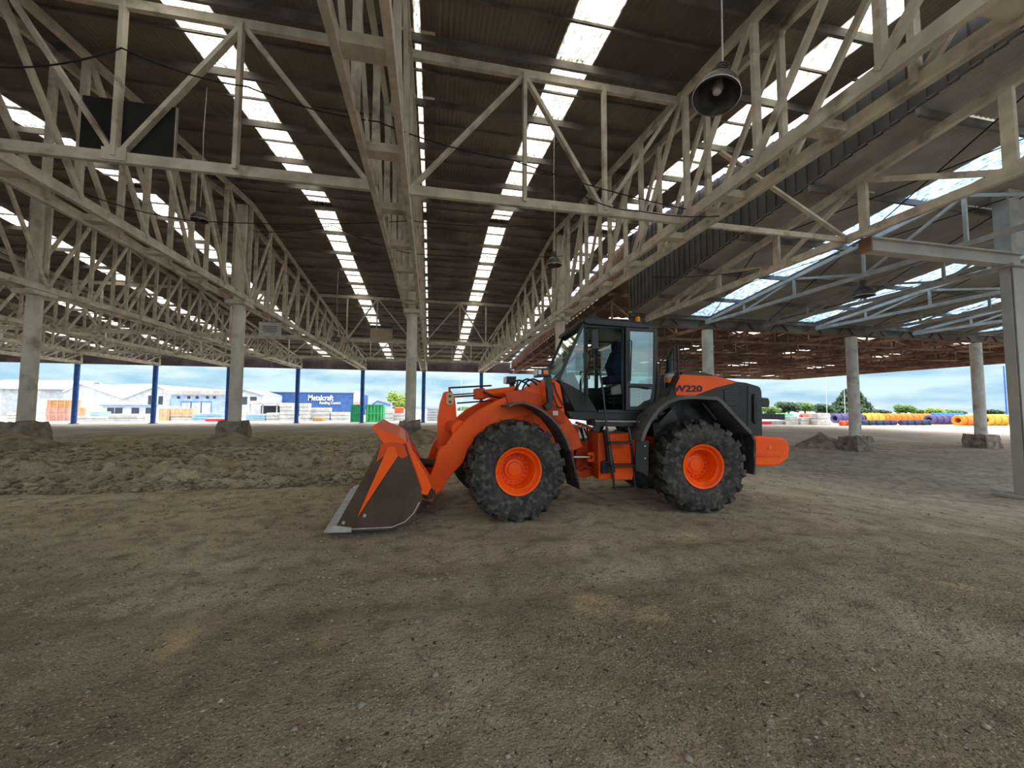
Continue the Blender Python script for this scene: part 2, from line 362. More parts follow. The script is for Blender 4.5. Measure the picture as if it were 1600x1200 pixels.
# yard outside
ym = MB()
ym.add([(-300, 66, -.85), (62, 66, -.85), (62, 420, -.85), (-300, 420, -.85)], [(0, 1, 2, 3)])
ym.add([(62, 20, -1.38), (420, 20, -1.38), (420, 420, -1.38), (62, 420, -1.38)], [(0, 1, 2, 3)])
tag(ym.build('ground', 'yard'), 'pale concrete yard outside the shed', kind='structure')

# gravel and clods scattered on the dirt (nobody could count them)
def scatter(name, n, region, smin, smax, mat, label, cat):
    base = np.array([(1, 0, 0), (-1, 0, 0), (0, 1, 0), (0, -1, 0), (0, 0, 1), (0, 0, -1)], float)
    fc = np.array([(0, 2, 4), (2, 1, 4), (1, 3, 4), (3, 0, 4), (2, 0, 5), (1, 2, 5), (3, 1, 5), (0, 3, 5)])
    x0, x1, y0, y1 = region
    xs = rng.uniform(x0, x1, n); t_ = rng.random(n)**1.6; ys = y0+(y1-y0)*t_
    s = smin+(smax-smin)*rng.random(n)**4
    V = base[None]*rng.uniform(.55, 1.15, (n, 6, 1))
    a = rng.uniform(0, 6.28, n); ca, sa = np.cos(a), np.sin(a)
    V = np.stack([V[..., 0]*ca[:, None]-V[..., 1]*sa[:, None], V[..., 0]*sa[:, None]+V[..., 1]*ca[:, None], V[..., 2]*.6], -1)*s[:, None, None]
    zz = npgz(xs, ys)
    V += np.stack([xs, ys, zz+s*.25], -1)[:, None]
    F = (fc[None]+6*np.arange(n)[:, None, None]).reshape(-1, 3)
    o = bpy.data.objects.new(name, np_mesh(name, V.reshape(-1, 3), F, mat, False)); link(o)
    return tag(o, label, cat, kind='stuff')
scatter('gravel', 5200, (-13, 14, 1.6, 17), .006, .035, 'stone', 'small pale stones scattered over the dirt floor', 'gravel')
scatter('soil_crumbs', 2600, (-7, .3, 4.3, 9.2), .008, .04, 'dirt', 'fine dark soil crumbs scattered around the bucket edge', 'soil')
scatter('soil_clods', 6500, (-18, -.6, 9.8, 24), .02, .15, 'dirt', 'lumps of loose soil on the churned ground', 'soil')

# ---------------------------------------------------------------- main double trusses
TR = list(range(-7, 2))
ORD = ['first', 'second', 'third', 'fourth', 'fifth', 'sixth', 'seventh', 'eighth', 'ninth', 'tenth']
def double_truss(i):
    x = X0+i*S; m = 'timber'
    lab = {1: 'long pale timber double truss running over the loader cab', 0: 'long pale timber double truss over the round column behind the bucket',
           -1: 'long pale timber double truss, next beyond the one over the bucket column'}.get(i, 'pale timber double truss, %s counted from the one over the loader cab' % ORD[1-i])
    root = thing('roof_truss', lab, 'truss', (x, YR, HB), 0, 'double roof trusses along the shed')
    ks = range(-10, 16)
    for sd in (-1, 1):
        xx = x+sd*.43
        beam('bottom_chord', root, (xx, YR-10*PANEL, HB+.15), (xx, Y2, HB+.15), .14, .30, m)
        beam('top_chord', root, (xx, YR-10*PANEL, ztop(YR-10*PANEL)), (xx, YR, ztop(YR)), .14, .24, m)
        beam('top_chord', root, (xx, YR, ztop(YR)), (xx, Y2, ztop(Y2)), .14, .24, m)
        for k in ks:
            y = YR+k*PANEL
            beam('vertical', root, (xx-sd*.05, y, HB+.1), (xx-sd*.05, y, ztop(y)), .17, .12, m, (0, 1, 0))
            y1 = y+PANEL*(1 if k >= 0 else -1)
            if -10 <= (k+(1 if k >= 0 else -1)) <= 15:
                beam('diagonal', root, (xx+sd*.05, y, HB+.2), (xx+sd*.05, y1, ztop(y1)-.05), .09, .17, m)
            if k == 0: beam('diagonal', root, (xx+sd*.05, y, HB+.2), (xx+sd*.05, y-PANEL, ztop(y-PANEL)-.05), .09, .17, m)
    for k in ks:
        y = YR+(k+.5)*PANEL
        beam('spacer_block', root, (x-.43, y, HB+.16), (x+.43, y, HB+.16), .34, .20, m)
    return root
for i in TR: double_truss(i)

# flat cross trusses between the double trusses
XN = [X0+i*S for i in TR]
def cross_truss(xa, xb, Y, flip, lab, grp, mat='timber'):
    xa += .5; xb -= .5; zt = ztop(Y)-.12; root = thing('cross_truss', lab, 'truss', ((xa+xb)/2, Y, HB), 0, grp)
    zb = HB+.16
    beam('bottom_chord', root, (xa, Y, zb), (xb, Y, zb), .13, .26, mat)
    beam('top_chord', root, (xa, Y, zt), (xb, Y, zt), .13, .24, mat)
    fr = [0, .30, .61, 1] if not flip else [0, .39, .69, 1]
    xs = [xa+(xb-xa)*q for q in fr]
    zz = [zt, zb, zt, zb] if not flip else [zb, zt, zb, zt]
    for k in range(3): beam('diagonal', root, (xs[k], Y+.03, zz[k]), (xs[k+1], Y+.03, zz[k+1]), .10, .18, mat, (0, 1, 0))
    for k in (1, 2): beam('vertical', root, (xs[k], Y-.05, zb), (xs[k], Y-.05, zt), .10, .18, mat, (0, 1, 0))
    for k in (1, 2):
        if zz[k] == zb: beam('gusset', root, (xs[k]-.25, Y-.085, zb+.05), (xs[k]+.25, Y-.085, zb+.05), .02, .30, mat)
    return root
ROWS = [(10.82, 'timber cross truss just beyond the loader', 'cross trusses just beyond the loader'),
        (37.2, 'timber cross truss behind the round columns', 'cross trusses behind the round columns'),
        (51.3, 'timber cross truss before the blue posts', 'cross trusses before the blue posts')]
for Y, lab, grp in ROWS:
    for j in range(len(XN)-1):
        l2 = lab+', %s bay from the cab truss' % ORD[len(XN)-2-j]
        if Y < 12 and j == len(XN)-2: l2 = 'flat timber cross truss between the bucket and cab trusses, above the hanging lamp'
        if Y < 12 and j == len(XN)-3: l2 = 'flat timber cross truss carrying the black board'
        cross_truss(XN[j], XN[j+1], Y, j == len(XN)-2, l2, grp)
ext = thing('tie_beam', 'thin timber tie running from the cab truss to the steel bay', 'beam', (11, 10.82, HB))
beam('tie', ext, (XN[-1]+.5, 10.82, HB+.10), (13.9, 10.82, HB+.10), .10, .17, 'timber')
beam('strut', ext, (XN[-1]+1.0, 10.82, HB+2.6), (13.9, 10.82, HB+.2), .08, .14, 'timber', (0, 1, 0))

# ---------------------------------------------------------------- roof
XL, XRR = XN[0]-S/2, 13.0
ceil_m = MB().prism([(-.5, zroof(YR)-.02), (0, zroof(YR)+.12), (.5, zroof(YR)-.02), (.5, zroof(YR)+.02), (0, zroof(YR)+.16), (-.5, zroof(YR)+.02)], XL, XRR, lambda a, z, x: (x, YR+a, z))
ceiling = tag(ceil_m.build('ceiling', 'roof'), 'low pitched corrugated roof with skylight strips over timber trusses', kind='structure')
SW = S/8
def corr(width, length, waves, seg=6, amp=.014):
    n = waves*seg; xs = np.linspace(-width/2, width/2, n+1); z = amp*np.cos(np.linspace(0, waves*2*np.pi, n+1))
    v = [(x, y, zz) for y in (-length/2, length/2) for x, zz in zip(xs, z)]
    f = [(i, i+1, i+n+2, i+n+1) for i in range(n)]
    return np.array(v), np.array(f)
cv, cf = corr(SW+.05, PANEL*1.012+.12, 8)
SHEET = np_mesh('roof_sheet', cv, cf, 'roof'); SKYM = np_mesh('skylight_sheet', cv, cf, 'skylight')
cells = []
for k in range(-14, 15):
    ya, yb = YR+k*PANEL, YR+(k+1)*PANEL
    yc = (ya+yb)/2; slope = math.atan(-.103 if k >= 0 else .103)
    for b in range(-8, 2):
        if b == -8: continue
        for q in range(8):
            x = X0+b*S+(q+.5)*SW
            if x > XRR: continue
            if b == 0 and q == 0 and k >= -8: continue
            sky = q == (3 if b < 0 else (4 if b == 0 else 2))
            cells.append((x, yc, zroof(yc)+.012*((q+k) % 2), slope, sky))
def visible(x, y, z):
    d = Vector((x, y, z))-CAM; t = d.dot(fw)
    if t < 1: return None
    px, py = 800+FPX*d.dot(rt)/t, 600-FPX*d.dot(up)/t
    return t if -150 < px < 1750 and py > -150 else None
def rest_mesh(name, lst, mat):
    V = []; F = []
    for n, (x, y, z, s, _) in enumerate(lst):
        c_, s_ = math.cos(s), math.sin(s)
        v = np.stack([cv[:, 0]+x, cv[:, 1]*c_-cv[:, 2]*s_+y, cv[:, 1]*s_+cv[:, 2]*c_+z], -1); V.append(v); F.append(cf+n*len(cv))
    o = bpy.data.objects.new(name, np_mesh(name, np.concatenate(V), np.concatenate(F), mat)); link(o, ceiling, Matrix()); return tag(o, kind='stuff')
for sky, nm, me, mt, lim in ((False, 'roof_sheet', SHEET, 'roof', 245), (True, 'skylight_sheet', SKYM, 'skylight', 270)):
    L = [c for c in cells if c[4] == sky]
    L.sort(key=lambda c: visible(c[0], c[1], c[2]) or 1e4+abs(c[1]))
    for x, y, z, s, _ in L[:lim]:
        link(bpy.data.objects.new(nm, me), ceiling, Matrix.Translation((x, y, z)) @ Matrix.Rotation(s, 4, 'X'))
    if len(L) > lim: rest_mesh(nm+'s_beyond', L[lim:], mt)
for k in range(-14, 16):
    y = YR+k*PANEL
    beam('purlin', ceiling, (XL, y, zroof(y)-.20), (XRR, y, zroof(y)-.20), .09, .24, 'purlin')
    if k < 15:
        ym_ = y+PANEL/2; beam('batten', ceiling, (XL, ym_, zroof(ym_)-.07), (XRR, ym_, zroof(ym_)-.07), .06, .07, 'purlin')
# narrow bright slit beside the truss over the bucket column
for k in range(-8, 15):
    yc = YR+(k+.5)*PANEL; sl_ = math.atan(-.103 if k >= 0 else .103)
    for nm, me, xa, xb in (('roof_sheet', SHEET, -1.17, -.62), ('skylight_sheet', SKYM, -.63, -.43), ('roof_sheet', SHEET, -.44, -.0)):
        link(bpy.data.objects.new(nm, me), ceiling, Matrix.Translation(((xa+xb)/2, yc, zroof(yc))) @ Matrix.Rotation(sl_, 4, 'X') @ Matrix.Diagonal(((xb-xa)/SW, 1, 1, 1)))

# end cladding over the far opening
tr1 = MB()
n = 260
for k in range(n):
    xa = XL+(XRR-XL)*k/n; xb = XL+(XRR-XL)*(k+1)/n
    tr1.box(((xa+xb)/2, Y2+.35+(.03 if k % 2 else 0), HB+.85), ((xb-xa), .04, 1.8))
tag(tr1.build('trim_1', 'fascia'), 'ribbed dark fascia cladding above the far opening', kind='structure')
# cladding between the main roof and the steel bay
wl = MB()
yy = -10
def zlean(y): return 9.3+CAMZ-.125*y
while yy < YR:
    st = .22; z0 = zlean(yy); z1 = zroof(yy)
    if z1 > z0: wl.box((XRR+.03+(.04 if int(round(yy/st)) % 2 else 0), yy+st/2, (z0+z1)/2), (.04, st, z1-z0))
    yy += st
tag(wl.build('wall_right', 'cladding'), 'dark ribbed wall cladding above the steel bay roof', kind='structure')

wf = MB()
for k in range(90):
    ya = YR+(Y2-YR)*k/90; yb = YR+(Y2-YR)*(k+1)/90; z0 = HB+3.3-.06*(ya-YR); z1 = zroof(ya)-.05
    if z1 > z0: wf.box((XRR+.03+(.05 if k % 2 else 0), (ya+yb)/2, (z0+z1)/2), (.05, yb-ya, z1-z0))
tag(wf.build('wall_right_far', 'timber_brown'), 'rusty brown cladding between the main roof and the far canopy', kind='structure')

# ---------------------------------------------------------------- columns
def plinth_mb(c, sx_, sy_, h, seed):
    r = random.Random(seed); b = MB(); bm_ = bmesh.new(); bmesh.ops.create_cube(bm_, size=1)
    bmesh.ops.subdivide_edges(bm_, edges=bm_.edges, cuts=4, use_grid_fill=True)
    for v in bm_.verts:
        t_ = v.co.z+.5; k = 1.0-.16*t_**2
        v.co = Vector((v.co.x*sx_*k, v.co.y*sy_*k, t_*h))+Vector((r.uniform(-1, 1), r.uniform(-1, 1), r.uniform(-1, .6)))*.045
        if t_ > .7: v.co += Vector((0, 0, r.uniform(-.12, .04)))
        v.co += Vector(c)
    b.v = [tuple(v.co) for v in bm_.verts]; b.f = [tuple(v.index for v in f.verts) for f in bm_.faces]; bm_.free(); return b
def round_column(x, y, zb, zt, r, lab, grp, cap=True, post=None, pl=(1.3, 1.3, 1.15), seed=1):
    root = thing('round_column', lab, 'column', (x, y, zb), 0, grp)
    MB().lathe([(r*1.06, zb+.3), (r*1.03, zb+2), (r, zt)], (x, y, 0), 'Z', 20, True).build('shaft', 'column', root, True)
    if cap: MB().box((x, y, zt+.11), (.95, 1.25, .22)).build('cap', 'timber', root)
    if post: MB().box((x, y, (zt+.2+post)/2), (.52, .52, post-zt-.2)).build('post', 'column', root, bevel=.06)
    plinth_mb((x, y, zb-.25), pl[0], pl[1], pl[2]+.25, seed).build('plinth', 'plinth', root, 30)
    # soil heaped around the foot
    return root
for i in TR:
    x = X0+i*S
    lab = {0: 'round cream column on a broken concrete plinth behind the bucket', 1: 'round cream column standing behind the loader cab',
           -1: 'round cream column on plinth, next along from the bucket column', -2: 'cracked cream column on plinth, third counted from the bucket column'}.get(i, 'round cream column in the middle row, %s counted from the bucket column' % ORD[-i])
    round_column(x, YR, gz(x, YR)-.15, HB-.24, .30, lab, 'round columns in the middle row', True, ztop(YR)-.1, seed=10+i)
RC = []
for px, pyb, lab in ((1107, 690, 'round pale column rising behind the orange hood'), (1333, 703, 'round pale column on a plinth beside the soil heap'), (1528, 702, 'round pale column on a chipped plinth beyond the soil heap')):
    p = atY(px, 600, YR+.2); RC.append(p.x)
    round_column(p.x, YR+.2, gz(p.x, YR)-.05, HB-.25, .36, lab, 'columns under the brown canopy', False, None, (1.75, 1.6, 1.15), int(px))
def blue_post(x, y, zb, zt, lab, grp):
    root = thing('blue_post', lab, 'post', (x, y, zb), 0, grp)
    MB().lathe([(.30, zb-.1), (.30, zt)], (x, y, 0), 'Z', 16, True).build('shaft', 'bluepost', root, True)
    MB().box((x, y, zt+.05), (.8, .8, .12)).build('cap', 'timber', root)
    MB().box((x, y, zb+.05), (.7, .7, .12)).build('base_plate', 'plinth', root)
    beam('cheek', root, (x-.5, y-.1, zt+.1), (x-.5, y-.1, zt+.9), .1, .3, 'timber', (0, 1, 0))
    beam('cheek', root, (x+.5, y-.1, zt+.1), (x+.5, y-.1, zt+.9), .1, .3, 'timber', (0, 1, 0))
BPL = {1: 'blue post seen beyond the bucket cylinder', 0: 'blue post close behind the bucket column', -1: 'blue post standing between the two green containers', -2: 'blue post before the lettered blue warehouse',
       -3: 'blue post close behind the column next along from the bucket column', -4: 'blue post before the gable next to the pale blue building', -5: 'blue post beside the stacked brown and reddish crates', -6: 'blue post close behind the cracked column', -7: 'blue post before the storage shed with grey door bays'}
for i in TR:
    x = X0+i*S; blue_post(x, Y2, -.76, HB-.12, BPL[i], 'blue posts along the far edge')

# ---------------------------------------------------------------- steel bay on the right
LTX = [atZ(px, py, HB).x for px, py in ((1450, 330), (1350, 427), (1400, 452), (1450, 472), (1500, 488))]
LTX = [14.0, 18.5, 23.1, 27.7, 32.3, 36.9, 41.5]
for n_, x in enumerate(LTX):
    lab = ['heavy timber-faced truss carrying the edge of the grey roof', 'slim grey steel truss beside the heavy edge truss'][n_] if n_ < 2 else 'slim grey steel truss, %s counted from the heavy edge truss' % ORD[n_]
    root = thing('steel_truss', lab, 'truss', (x, 12, HB), 0, 'trusses under the grey roof')
    wd, ht, mt = ((.16, .26, 'timber') if n_ == 0 else (.11, .18, 'steelgrey'))
    beam('bottom_chord', root, (x, -4, HB+.12), (x, YR-.3, HB+.12), wd, ht, mt)
    beam('top_chord', root, (x, -4, zlean(-4)-.35), (x, YR-.3, zlean(YR-.3)-.35), wd, ht, mt)
    st = 3.4; y = YR-.3; k = 0
    while y > -4:
        zt = zlean(y)-.38
        beam('vertical', root, (x, y, HB+.1), (x, y, zt), wd*.8, wd*(1.6 if n_ == 0 else 1), mt, (0, 1, 0))
        y2 = max(-4, y-st)
        beam('diagonal', root, (x+.02, y if k % 2 else y2, HB+.15), (x+.02, y2 if k % 2 else y, zlean(y2 if k % 2 else y)-.4), wd*.6, wd, mt)
        y -= st; k += 1
# grey roof
grey = MB(); lean = tag(MB().bar((XRR, YR-.1, zlean(YR)+.1), (58, YR-.1, zlean(YR)+.1), .25, .1).build('trim_2', 'steelgrey'), 'grey edge flashing of the steel bay roof', kind='structure')
sl = math.atan(-.125); LW = 58-XRR
gv, gf = corr(1.5, 3.3, 8, 4, .02)
GS = np_mesh('roof_sheet_grey', gv, gf, 'roof_grey'); GK = np_mesh('skylight_sheet_blue', gv, gf, 'skylight_blue')
nyr = 9; nxr = int(LW/1.47)
for r_ in range(nyr):
    yc = YR-.1-1.6-r_*3.2
    for c_ in range(nxr):
        x = XRR+.75+c_*1.47; sky = c_ % 6 == 3
        link(bpy.data.objects.new('skylight_sheet' if sky else 'roof_sheet', GK if sky else GS), lean, Matrix.Translation((x, yc, zlean(yc)+.06+.008*(c_ % 2))) @ Matrix.Rotation(sl, 4, 'X'))
    yp = yc+1.6
    beam('purlin', lean, (XRR, yp, zlean(yp)-.12), (58, yp, zlean(yp)-.12), .10, .22, 'purlin')
for k in range(7):
    for a_, b_ in ((0, 1), (1, 0)):
        xa, xb = 14+k*4.6, 14+(k+1)*4.6; ya, yb = (5, 14.5)
        for y0_, y1_ in ((5, 14.3), (14.3, 23.6)):
            p_, q_ = (xa, y0_) if a_ == 0 else (xb, y0_), (xb, y1_) if a_ == 0 else (xa, y1_)
            beam('brace_rod', lean, (*p_, zlean(p_[1])-.28), (*q_, zlean(q_[1])-.28), .03, .03, 'blackboard')
# beam line over the pale columns
gb = thing('edge_girder', 'dark girder along the tops of the pale columns', 'girder', (30, YR, HB))
beam('lower_flange', gb, (XRR, YR+.2, HB-.15), (58, YR+.2, HB-.15), .3, .12, 'timber_brown')
beam('upper_flange', gb, (XRR, YR+.2, HB+.75), (58, YR+.2, HB+.75), .3, .12, 'purlin')
beam('web', gb, (XRR, YR+.26, HB+.3), (58, YR+.26, HB+.3), .04, .85, 'purlin')
for k in range(30): beam('stiffener', gb, (XRR+.8+k*1.5, YR+.2, HB-.1), (XRR+.8+(k+(.5 if k % 2 else -.5))*1.5, YR+.2, HB+.7), .1, .1, 'timber_brown', (0, 1, 0))
# big steel column at the edge of the bay, with its bracket beam
pc = atY(1590, 640, 10.3); CX = atY(1572, 600, 10.46).x+.5; CY = 10.3
zf = gz(CX, CY)
sc_ = thing('steel_column', 'large beige box column with bracket beam at the edge of the steel bay', 'column', (CX, CY, zf))
b_ = MB(); b_.box((CX, CY, (zf+HB-.57)/2), (1.0, .32, HB-.57-zf)).build('shaft', 'steelcol', sc_, bevel=.03)
MB().box((CX-.47, CY-.165, (zf+HB-.57)/2), (.05, .03, HB-.6-zf)).build('seam', 'purlin', sc_)
MB().box((CX, CY, HB-.53), (1.25, .6, .09)).build('cap_plate', 'steelcol', sc_)
MB().box((CX+.15, CY+.1, HB+1.3), (.9, .45, 2.6)).build('upper_panel', 'steelgrey', sc_)
MB().box((CX, CY, zf+.04), (1.5, 1.1, .10)).build('base_plate', 'steelcol', sc_)
for sx1 in (-.62, .62):
    MB().lathe([(.04, zf+.08), (.04, zf+.17)], (CX+sx1, CY-.42, 0), 'Z', 8, True).build('anchor_bolt', 'purlin', sc_)
bb = MB(); bx0, bx1 = 14.16, CX+.4
for z, hh, ww in ((HB-.46, .05, .36), (HB-.03, .05, .36), (HB-.24, .42, .05)): bb.box(((bx0+bx1)/2, CY+.05, z), (bx1-bx0, ww, hh))
bb.build('bracket_beam', 'steelcol', sc_)
MB().box((bx0, CY+.05, HB-.25), (.06, .4, .48)).build('end_plate', 'timber_brown', sc_)

# ---------------------------------------------------------------- brown canopy beyond
BX1, BY1 = 69.5, 66.0
def zbr(y): return HB+3.2-.06*(y-YR)
br = tag(MB().box(((XRR+BX1)/2, BY1, HB+.25), (BX1-XRR, .1, .6)).build('trim_3', 'timber_brown'), 'rusty brown edge trim of the far canopy', kind='structure')
beam('eave_trim', br, (BX1, YR, HB+.2), (BX1, BY1, HB+.2), .12, .5, 'timber_brown')
MB().add([(BX1, YR, HB-.05), (BX1, BY1, HB-.05), (BX1, BY1, zbr(BY1)+.15), (BX1, YR, zbr(YR)+.15)], [(0, 1, 2, 3)]).build('eave_cladding', 'roof_brown', br)
bv, bf = corr(3.2, 3.4, 4, 4, .05)
BS = np_mesh('roof_sheet_brown', bv, bf, 'roof_brown'); BK = np_mesh('skylight_sheet_far', bv, bf, 'skylight')
for r_ in range(13):
    yc = YR+1.6+r_*3.25
    for c_ in range(18):
        x = XRR+1.6+c_*3.15; sky = (c_ % 5 == 1 and r_ % 3 == 0)
        link(bpy.data.objects.new('skylight_sheet' if sky else 'roof_sheet', BK if sky else BS), br, Matrix.Translation((x, yc, zbr(yc)+.02*(c_ % 2))) @ Matrix.Rotation(math.atan(-.06), 4, 'X'))
    beam('purlin', br, (XRR, yc-1.6, zbr(yc-1.6)-.2), (BX1, yc-1.6, zbr(yc-1.6)-.2), .12, .26, 'timber_brown')
bxs = [XRR+.6]+[19.1+6.35*k for k in range(8)]
for n_, x in enumerate(bxs):
    root = thing('canopy_truss', 'rust-brown lattice truss, %s counted from the rusty cladding' % ORD[n_], 'truss', (x, 45, HB), 0, 'trusses under the brown canopy')
    beam('bottom_chord', root, (x, YR+.4, HB+.1), (x, BY1, HB+.1), .18, .24, 'timber_brown')
    beam('top_chord', root, (x, YR+.4, zbr(YR)-.45), (x, BY1, zbr(BY1)-.45), .16, .2, 'timber_brown')
    for k in range(12):
        y = YR+.6+k*3.4
        beam('vertical', root, (x, y, HB+.1), (x, y, zbr(y)-.4), .12, .12, 'timber_brown', (0, 1, 0))
        beam('diagonal', root, (x, y, HB+.15), (x, min(BY1, y+3.4), zbr(y+3.4)-.5), .1, .14, 'timber_brown')
for n_, y in enumerate((31, 37.5, 44, 50.5, 57)):
    root = thing('canopy_tie', 'rust-brown tie across the canopy trusses, %s beyond the pale columns' % ORD[n_], 'beam', (40, y, HB), 0, 'ties across the canopy trusses')
    beam('tie', root, (XRR+.1, y, HB+.34), (BX1-.1, y, HB+.34), .14, .2, 'timber_brown')
    for k in range(17): beam('strut', root, (XRR+.5+k*3.2, y, HB+.3), (XRR+.5+(k+(1 if k % 2 else 0))*3.2, y, zbr(y)-.4), .1, .12, 'timber_brown', (0, 1, 0))

# ---------------------------------------------------------------- hanging things
def lamp(px, py, Y, lab, dia=.56, tilt=(0, 0), cordtop=None):
    p = atY(px, py, Y); s = dia/.56
    root = thing('high_bay_lamp', lab, 'lamp', p, 0, 'hanging high bay lamps')
    Mx = Matrix.Translation(p) @ Matrix.Rotation(tilt[0], 4, 'X') @ Matrix.Rotation(tilt[1], 4, 'Y')
    pr = [(.28, -.16), (.275, -.10), (.25, -.02), (.20, .06), (.13, .12), (.07, .15), (.0, .15)]
    MB().lathe([(r*s, h*s) for r, h in pr]+[(max(0, r-.012)*s, (h-.012)*s) for r, h in pr[::-1]], (0, 0, 0), 'Z', 28).build('reflector', 'lampdark', root, True, Mx)
    MB().lathe([(.285*s, -.165*s), (.292*s, -.155*s), (.285*s, -.145*s), (.277*s, -.155*s), (.285*s, -.165*s)], (0, 0, 0), 'Z', 28).build('rim', 'lamprim', root, True, Mx)
    h = MB().lathe([(.06*s, .14*s), (.075*s, .18*s), (.075*s, .34*s), (.05*s, .36*s)], (0, 0, 0), 'Z', 12, True)
    for q in range(4): h.lathe([(.09*s, (.19+.04*q)*s), (.09*s, (.205+.04*q)*s)], (0, 0, 0), 'Z', 12, True)
    h.build('ballast', 'lampdark', root, True, Mx)
    MB().lathe([(.0, -.11*s), (.05*s, -.09*s), (.07*s, -.02*s), (.04*s, .08*s), (.03*s, .13*s)], (0, 0, 0), 'Z', 12).build('bulb', 'lens', root, True, Mx)
    t0 = Mx @ Vector((0, 0, .36*s)); zt = cordtop or zroof(Y)-.01
    MB().tube([t0, t0+Vector((.02, 0, (zt-t0.z)*.3)), t0+Vector((-.015, 0, (zt-t0.z)*.6)), Vector((t0.x+.02, t0.y, zt))], .009*s+.002, 6).build('cord', 'lamprim', root, True)
lamp(1122, 136, 4.75, 'large dusty high bay lamp hanging above the loader, nearest its hood', .62, (-.10, .30))
lamp(866, 408, 13.6, 'small silver high bay lamp hanging over the cab behind the cross truss', .56, (.0, .0))
lamp(312, 338, 14.5, 'dusty high bay lamp hanging beside the second column along', .5, (.0, .0))
lamp(525, 528, 33, 'far high bay lamp hanging low beneath the truss beyond the bucket column', .8)
lamp(1349, 455, 15.6, 'wide dark lamp hanging under the grey steel roof', .9, (0, 0), zlean(15.6)+.05)

p0 = atY(131, 150, 10.94); p1 = atY(272, 250, 10.94)
bd = thing('black_board', 'black rectangular board fixed behind the near cross truss', 'board', ((p0.x+p1.x)/2, 10.94, p1.z))
MB().box(((p0.x+p1.x)/2, 10.935, (p0.z+p1.z)/2), (p1.x-p0.x, .06, p0.z-p1.z)).build('panel', 'blackboard', bd)
MB().box((p1.x+.015, 10.935, (p0.z+p1.z)/2), (.03, .07, p0.z-p1.z)).build('edge_strip', 'steelgrey', bd)
def sign(pa, pb, Y, lab, face, head, lines, hang=True):
    a, b = atY(*pa, Y), atY(*pb, Y); cx, cz = (a.x+b.x)/2, (a.z+b.z)/2; W, H_ = b.x-a.x, a.z-b.z
    root = thing('hanging_sign', lab, 'sign', (cx, Y, b.z))
    MB().box((cx, Y, cz), (W, .05, H_)).build('panel', face, root)
    MB().box((cx, Y-.03, a.z-H_*.09), (W, .03, H_*.18)).build('header', head, root)
    for k in range(lines): MB().box((cx, Y-.03, a.z-H_*(.3+.13*k)), (W*(.7-.1*(k % 2)), .02, H_*.05)).build('text_line', 'signink', root)
    if hang:
        MB().tube([(cx, Y, a.z), (cx, Y, HB+.05)], .015, 5).build('hanger', 'purlin', root); MB().box((cx, Y, a.z+.02), (W*.9, .06, .06)).build('top_bar', 'purlin', root)
sign((405, 503), (439, 526), 29.6, 'pale notice board hanging under the truss beside the second column', 'signwhite', 'signwhite', 4)
sign((579, 508), (613, 533), 37.11, 'tan sign board with dark header hanging on the cross truss behind the bucket', 'signtan', 'signink', 0, False)
# sagging wires
def wire(pts, lab, r=.016, sag=.12):
    P = [atY(*q) for q in pts]; L = []
    for a, b in zip(P[:-1], P[1:]):
        for k in range(8):
            t_ = k/8; q = a.lerp(b, t_); q.z -= sag*4*t_*(1-t_); L.append(q)
    L.append(P[-1]); o = MB().tube(L, r, 5).build('cable', 'blackboard', None, True); tag(o, lab, 'cable', 'wires strung between the trusses')
wire([((0), 105, 8.2), (190, 75, 8.4), (385, 135, 9.4), (590, 190, 9.8), (800, 250, 10.2), (1090, 330, 10.5)], 'dark cable strung across the near cross truss')
wire([(125, 300, 14), (300, 345, 14.4), (640, 345, 15), (860, 352, 15.2)], 'dark cable strung between trusses beyond the near cross truss')
wire([(400, 362, 17), (520, 352, 17), (640, 396, 17), (880, 400, 17)], 'sagging cable strung above the sign boards')
wire([(905, 303, 9.8), (1000, 330, 10), (1150, 335, 10.2)], 'short cable looped along the tie above the cab')
wire([(1020, 433, 15), (1190, 420, 14.5), (1330, 380, 14), (1600, 330, 13)], 'cable strung under the grey steel roof')

# ---------------------------------------------------------------- the wheel loader
LA, LAF = .085, -.065      # heading of the rear half and of the front half (it is steered slightly)
LO = Vector((2.95, 7.55, 0))
def frame(a):
    global LF, LL, LM
    LF = Vector((-math.cos(a), math.sin(a), 0)); LL = Vector((-LF.y, LF.x, 0)); LM = Matrix.Translation(LO) @ Matrix.Rotation(math.pi-a, 4, 'Z')
frame(LA)
WR = .805
loader = thing('wheel_loader', 'orange and black wheel loader parked on the dirt floor', 'wheel loader', LO, math.pi-LA)
def lp(px, py, yl):
    d = ray(px, py); t_ = (yl-LL.dot(CAM-LO))/LL.dot(d); P = CAM+d*t_-LO
    return (P.dot(LF), P.z)
def pl(pts, yl): return [lp(x, y, yl) for x, y in pts]
def LB(mb, name, mat, parent=None, smooth=False, bevel=0, label=None):
    o = mb.build(name, mat, parent or loader, smooth, LM, bevel)
    if label: o['label'] = label
    return o
def LP(name, mat, pts, yl, y1, parent=None, bevel=.015, label=None):
    return LB(MB().prism(pl(pts, yl), yl, y1), name, mat, parent, False, bevel, label)
def l3(px, py, yl): x, z = lp(px, py, yl); return (x, yl, z)
def LT(name, mat, pts, r, parent=None, n=8):
    return LB(MB().tube([l3(*p) for p in pts], r, n), name, mat, parent, 50)

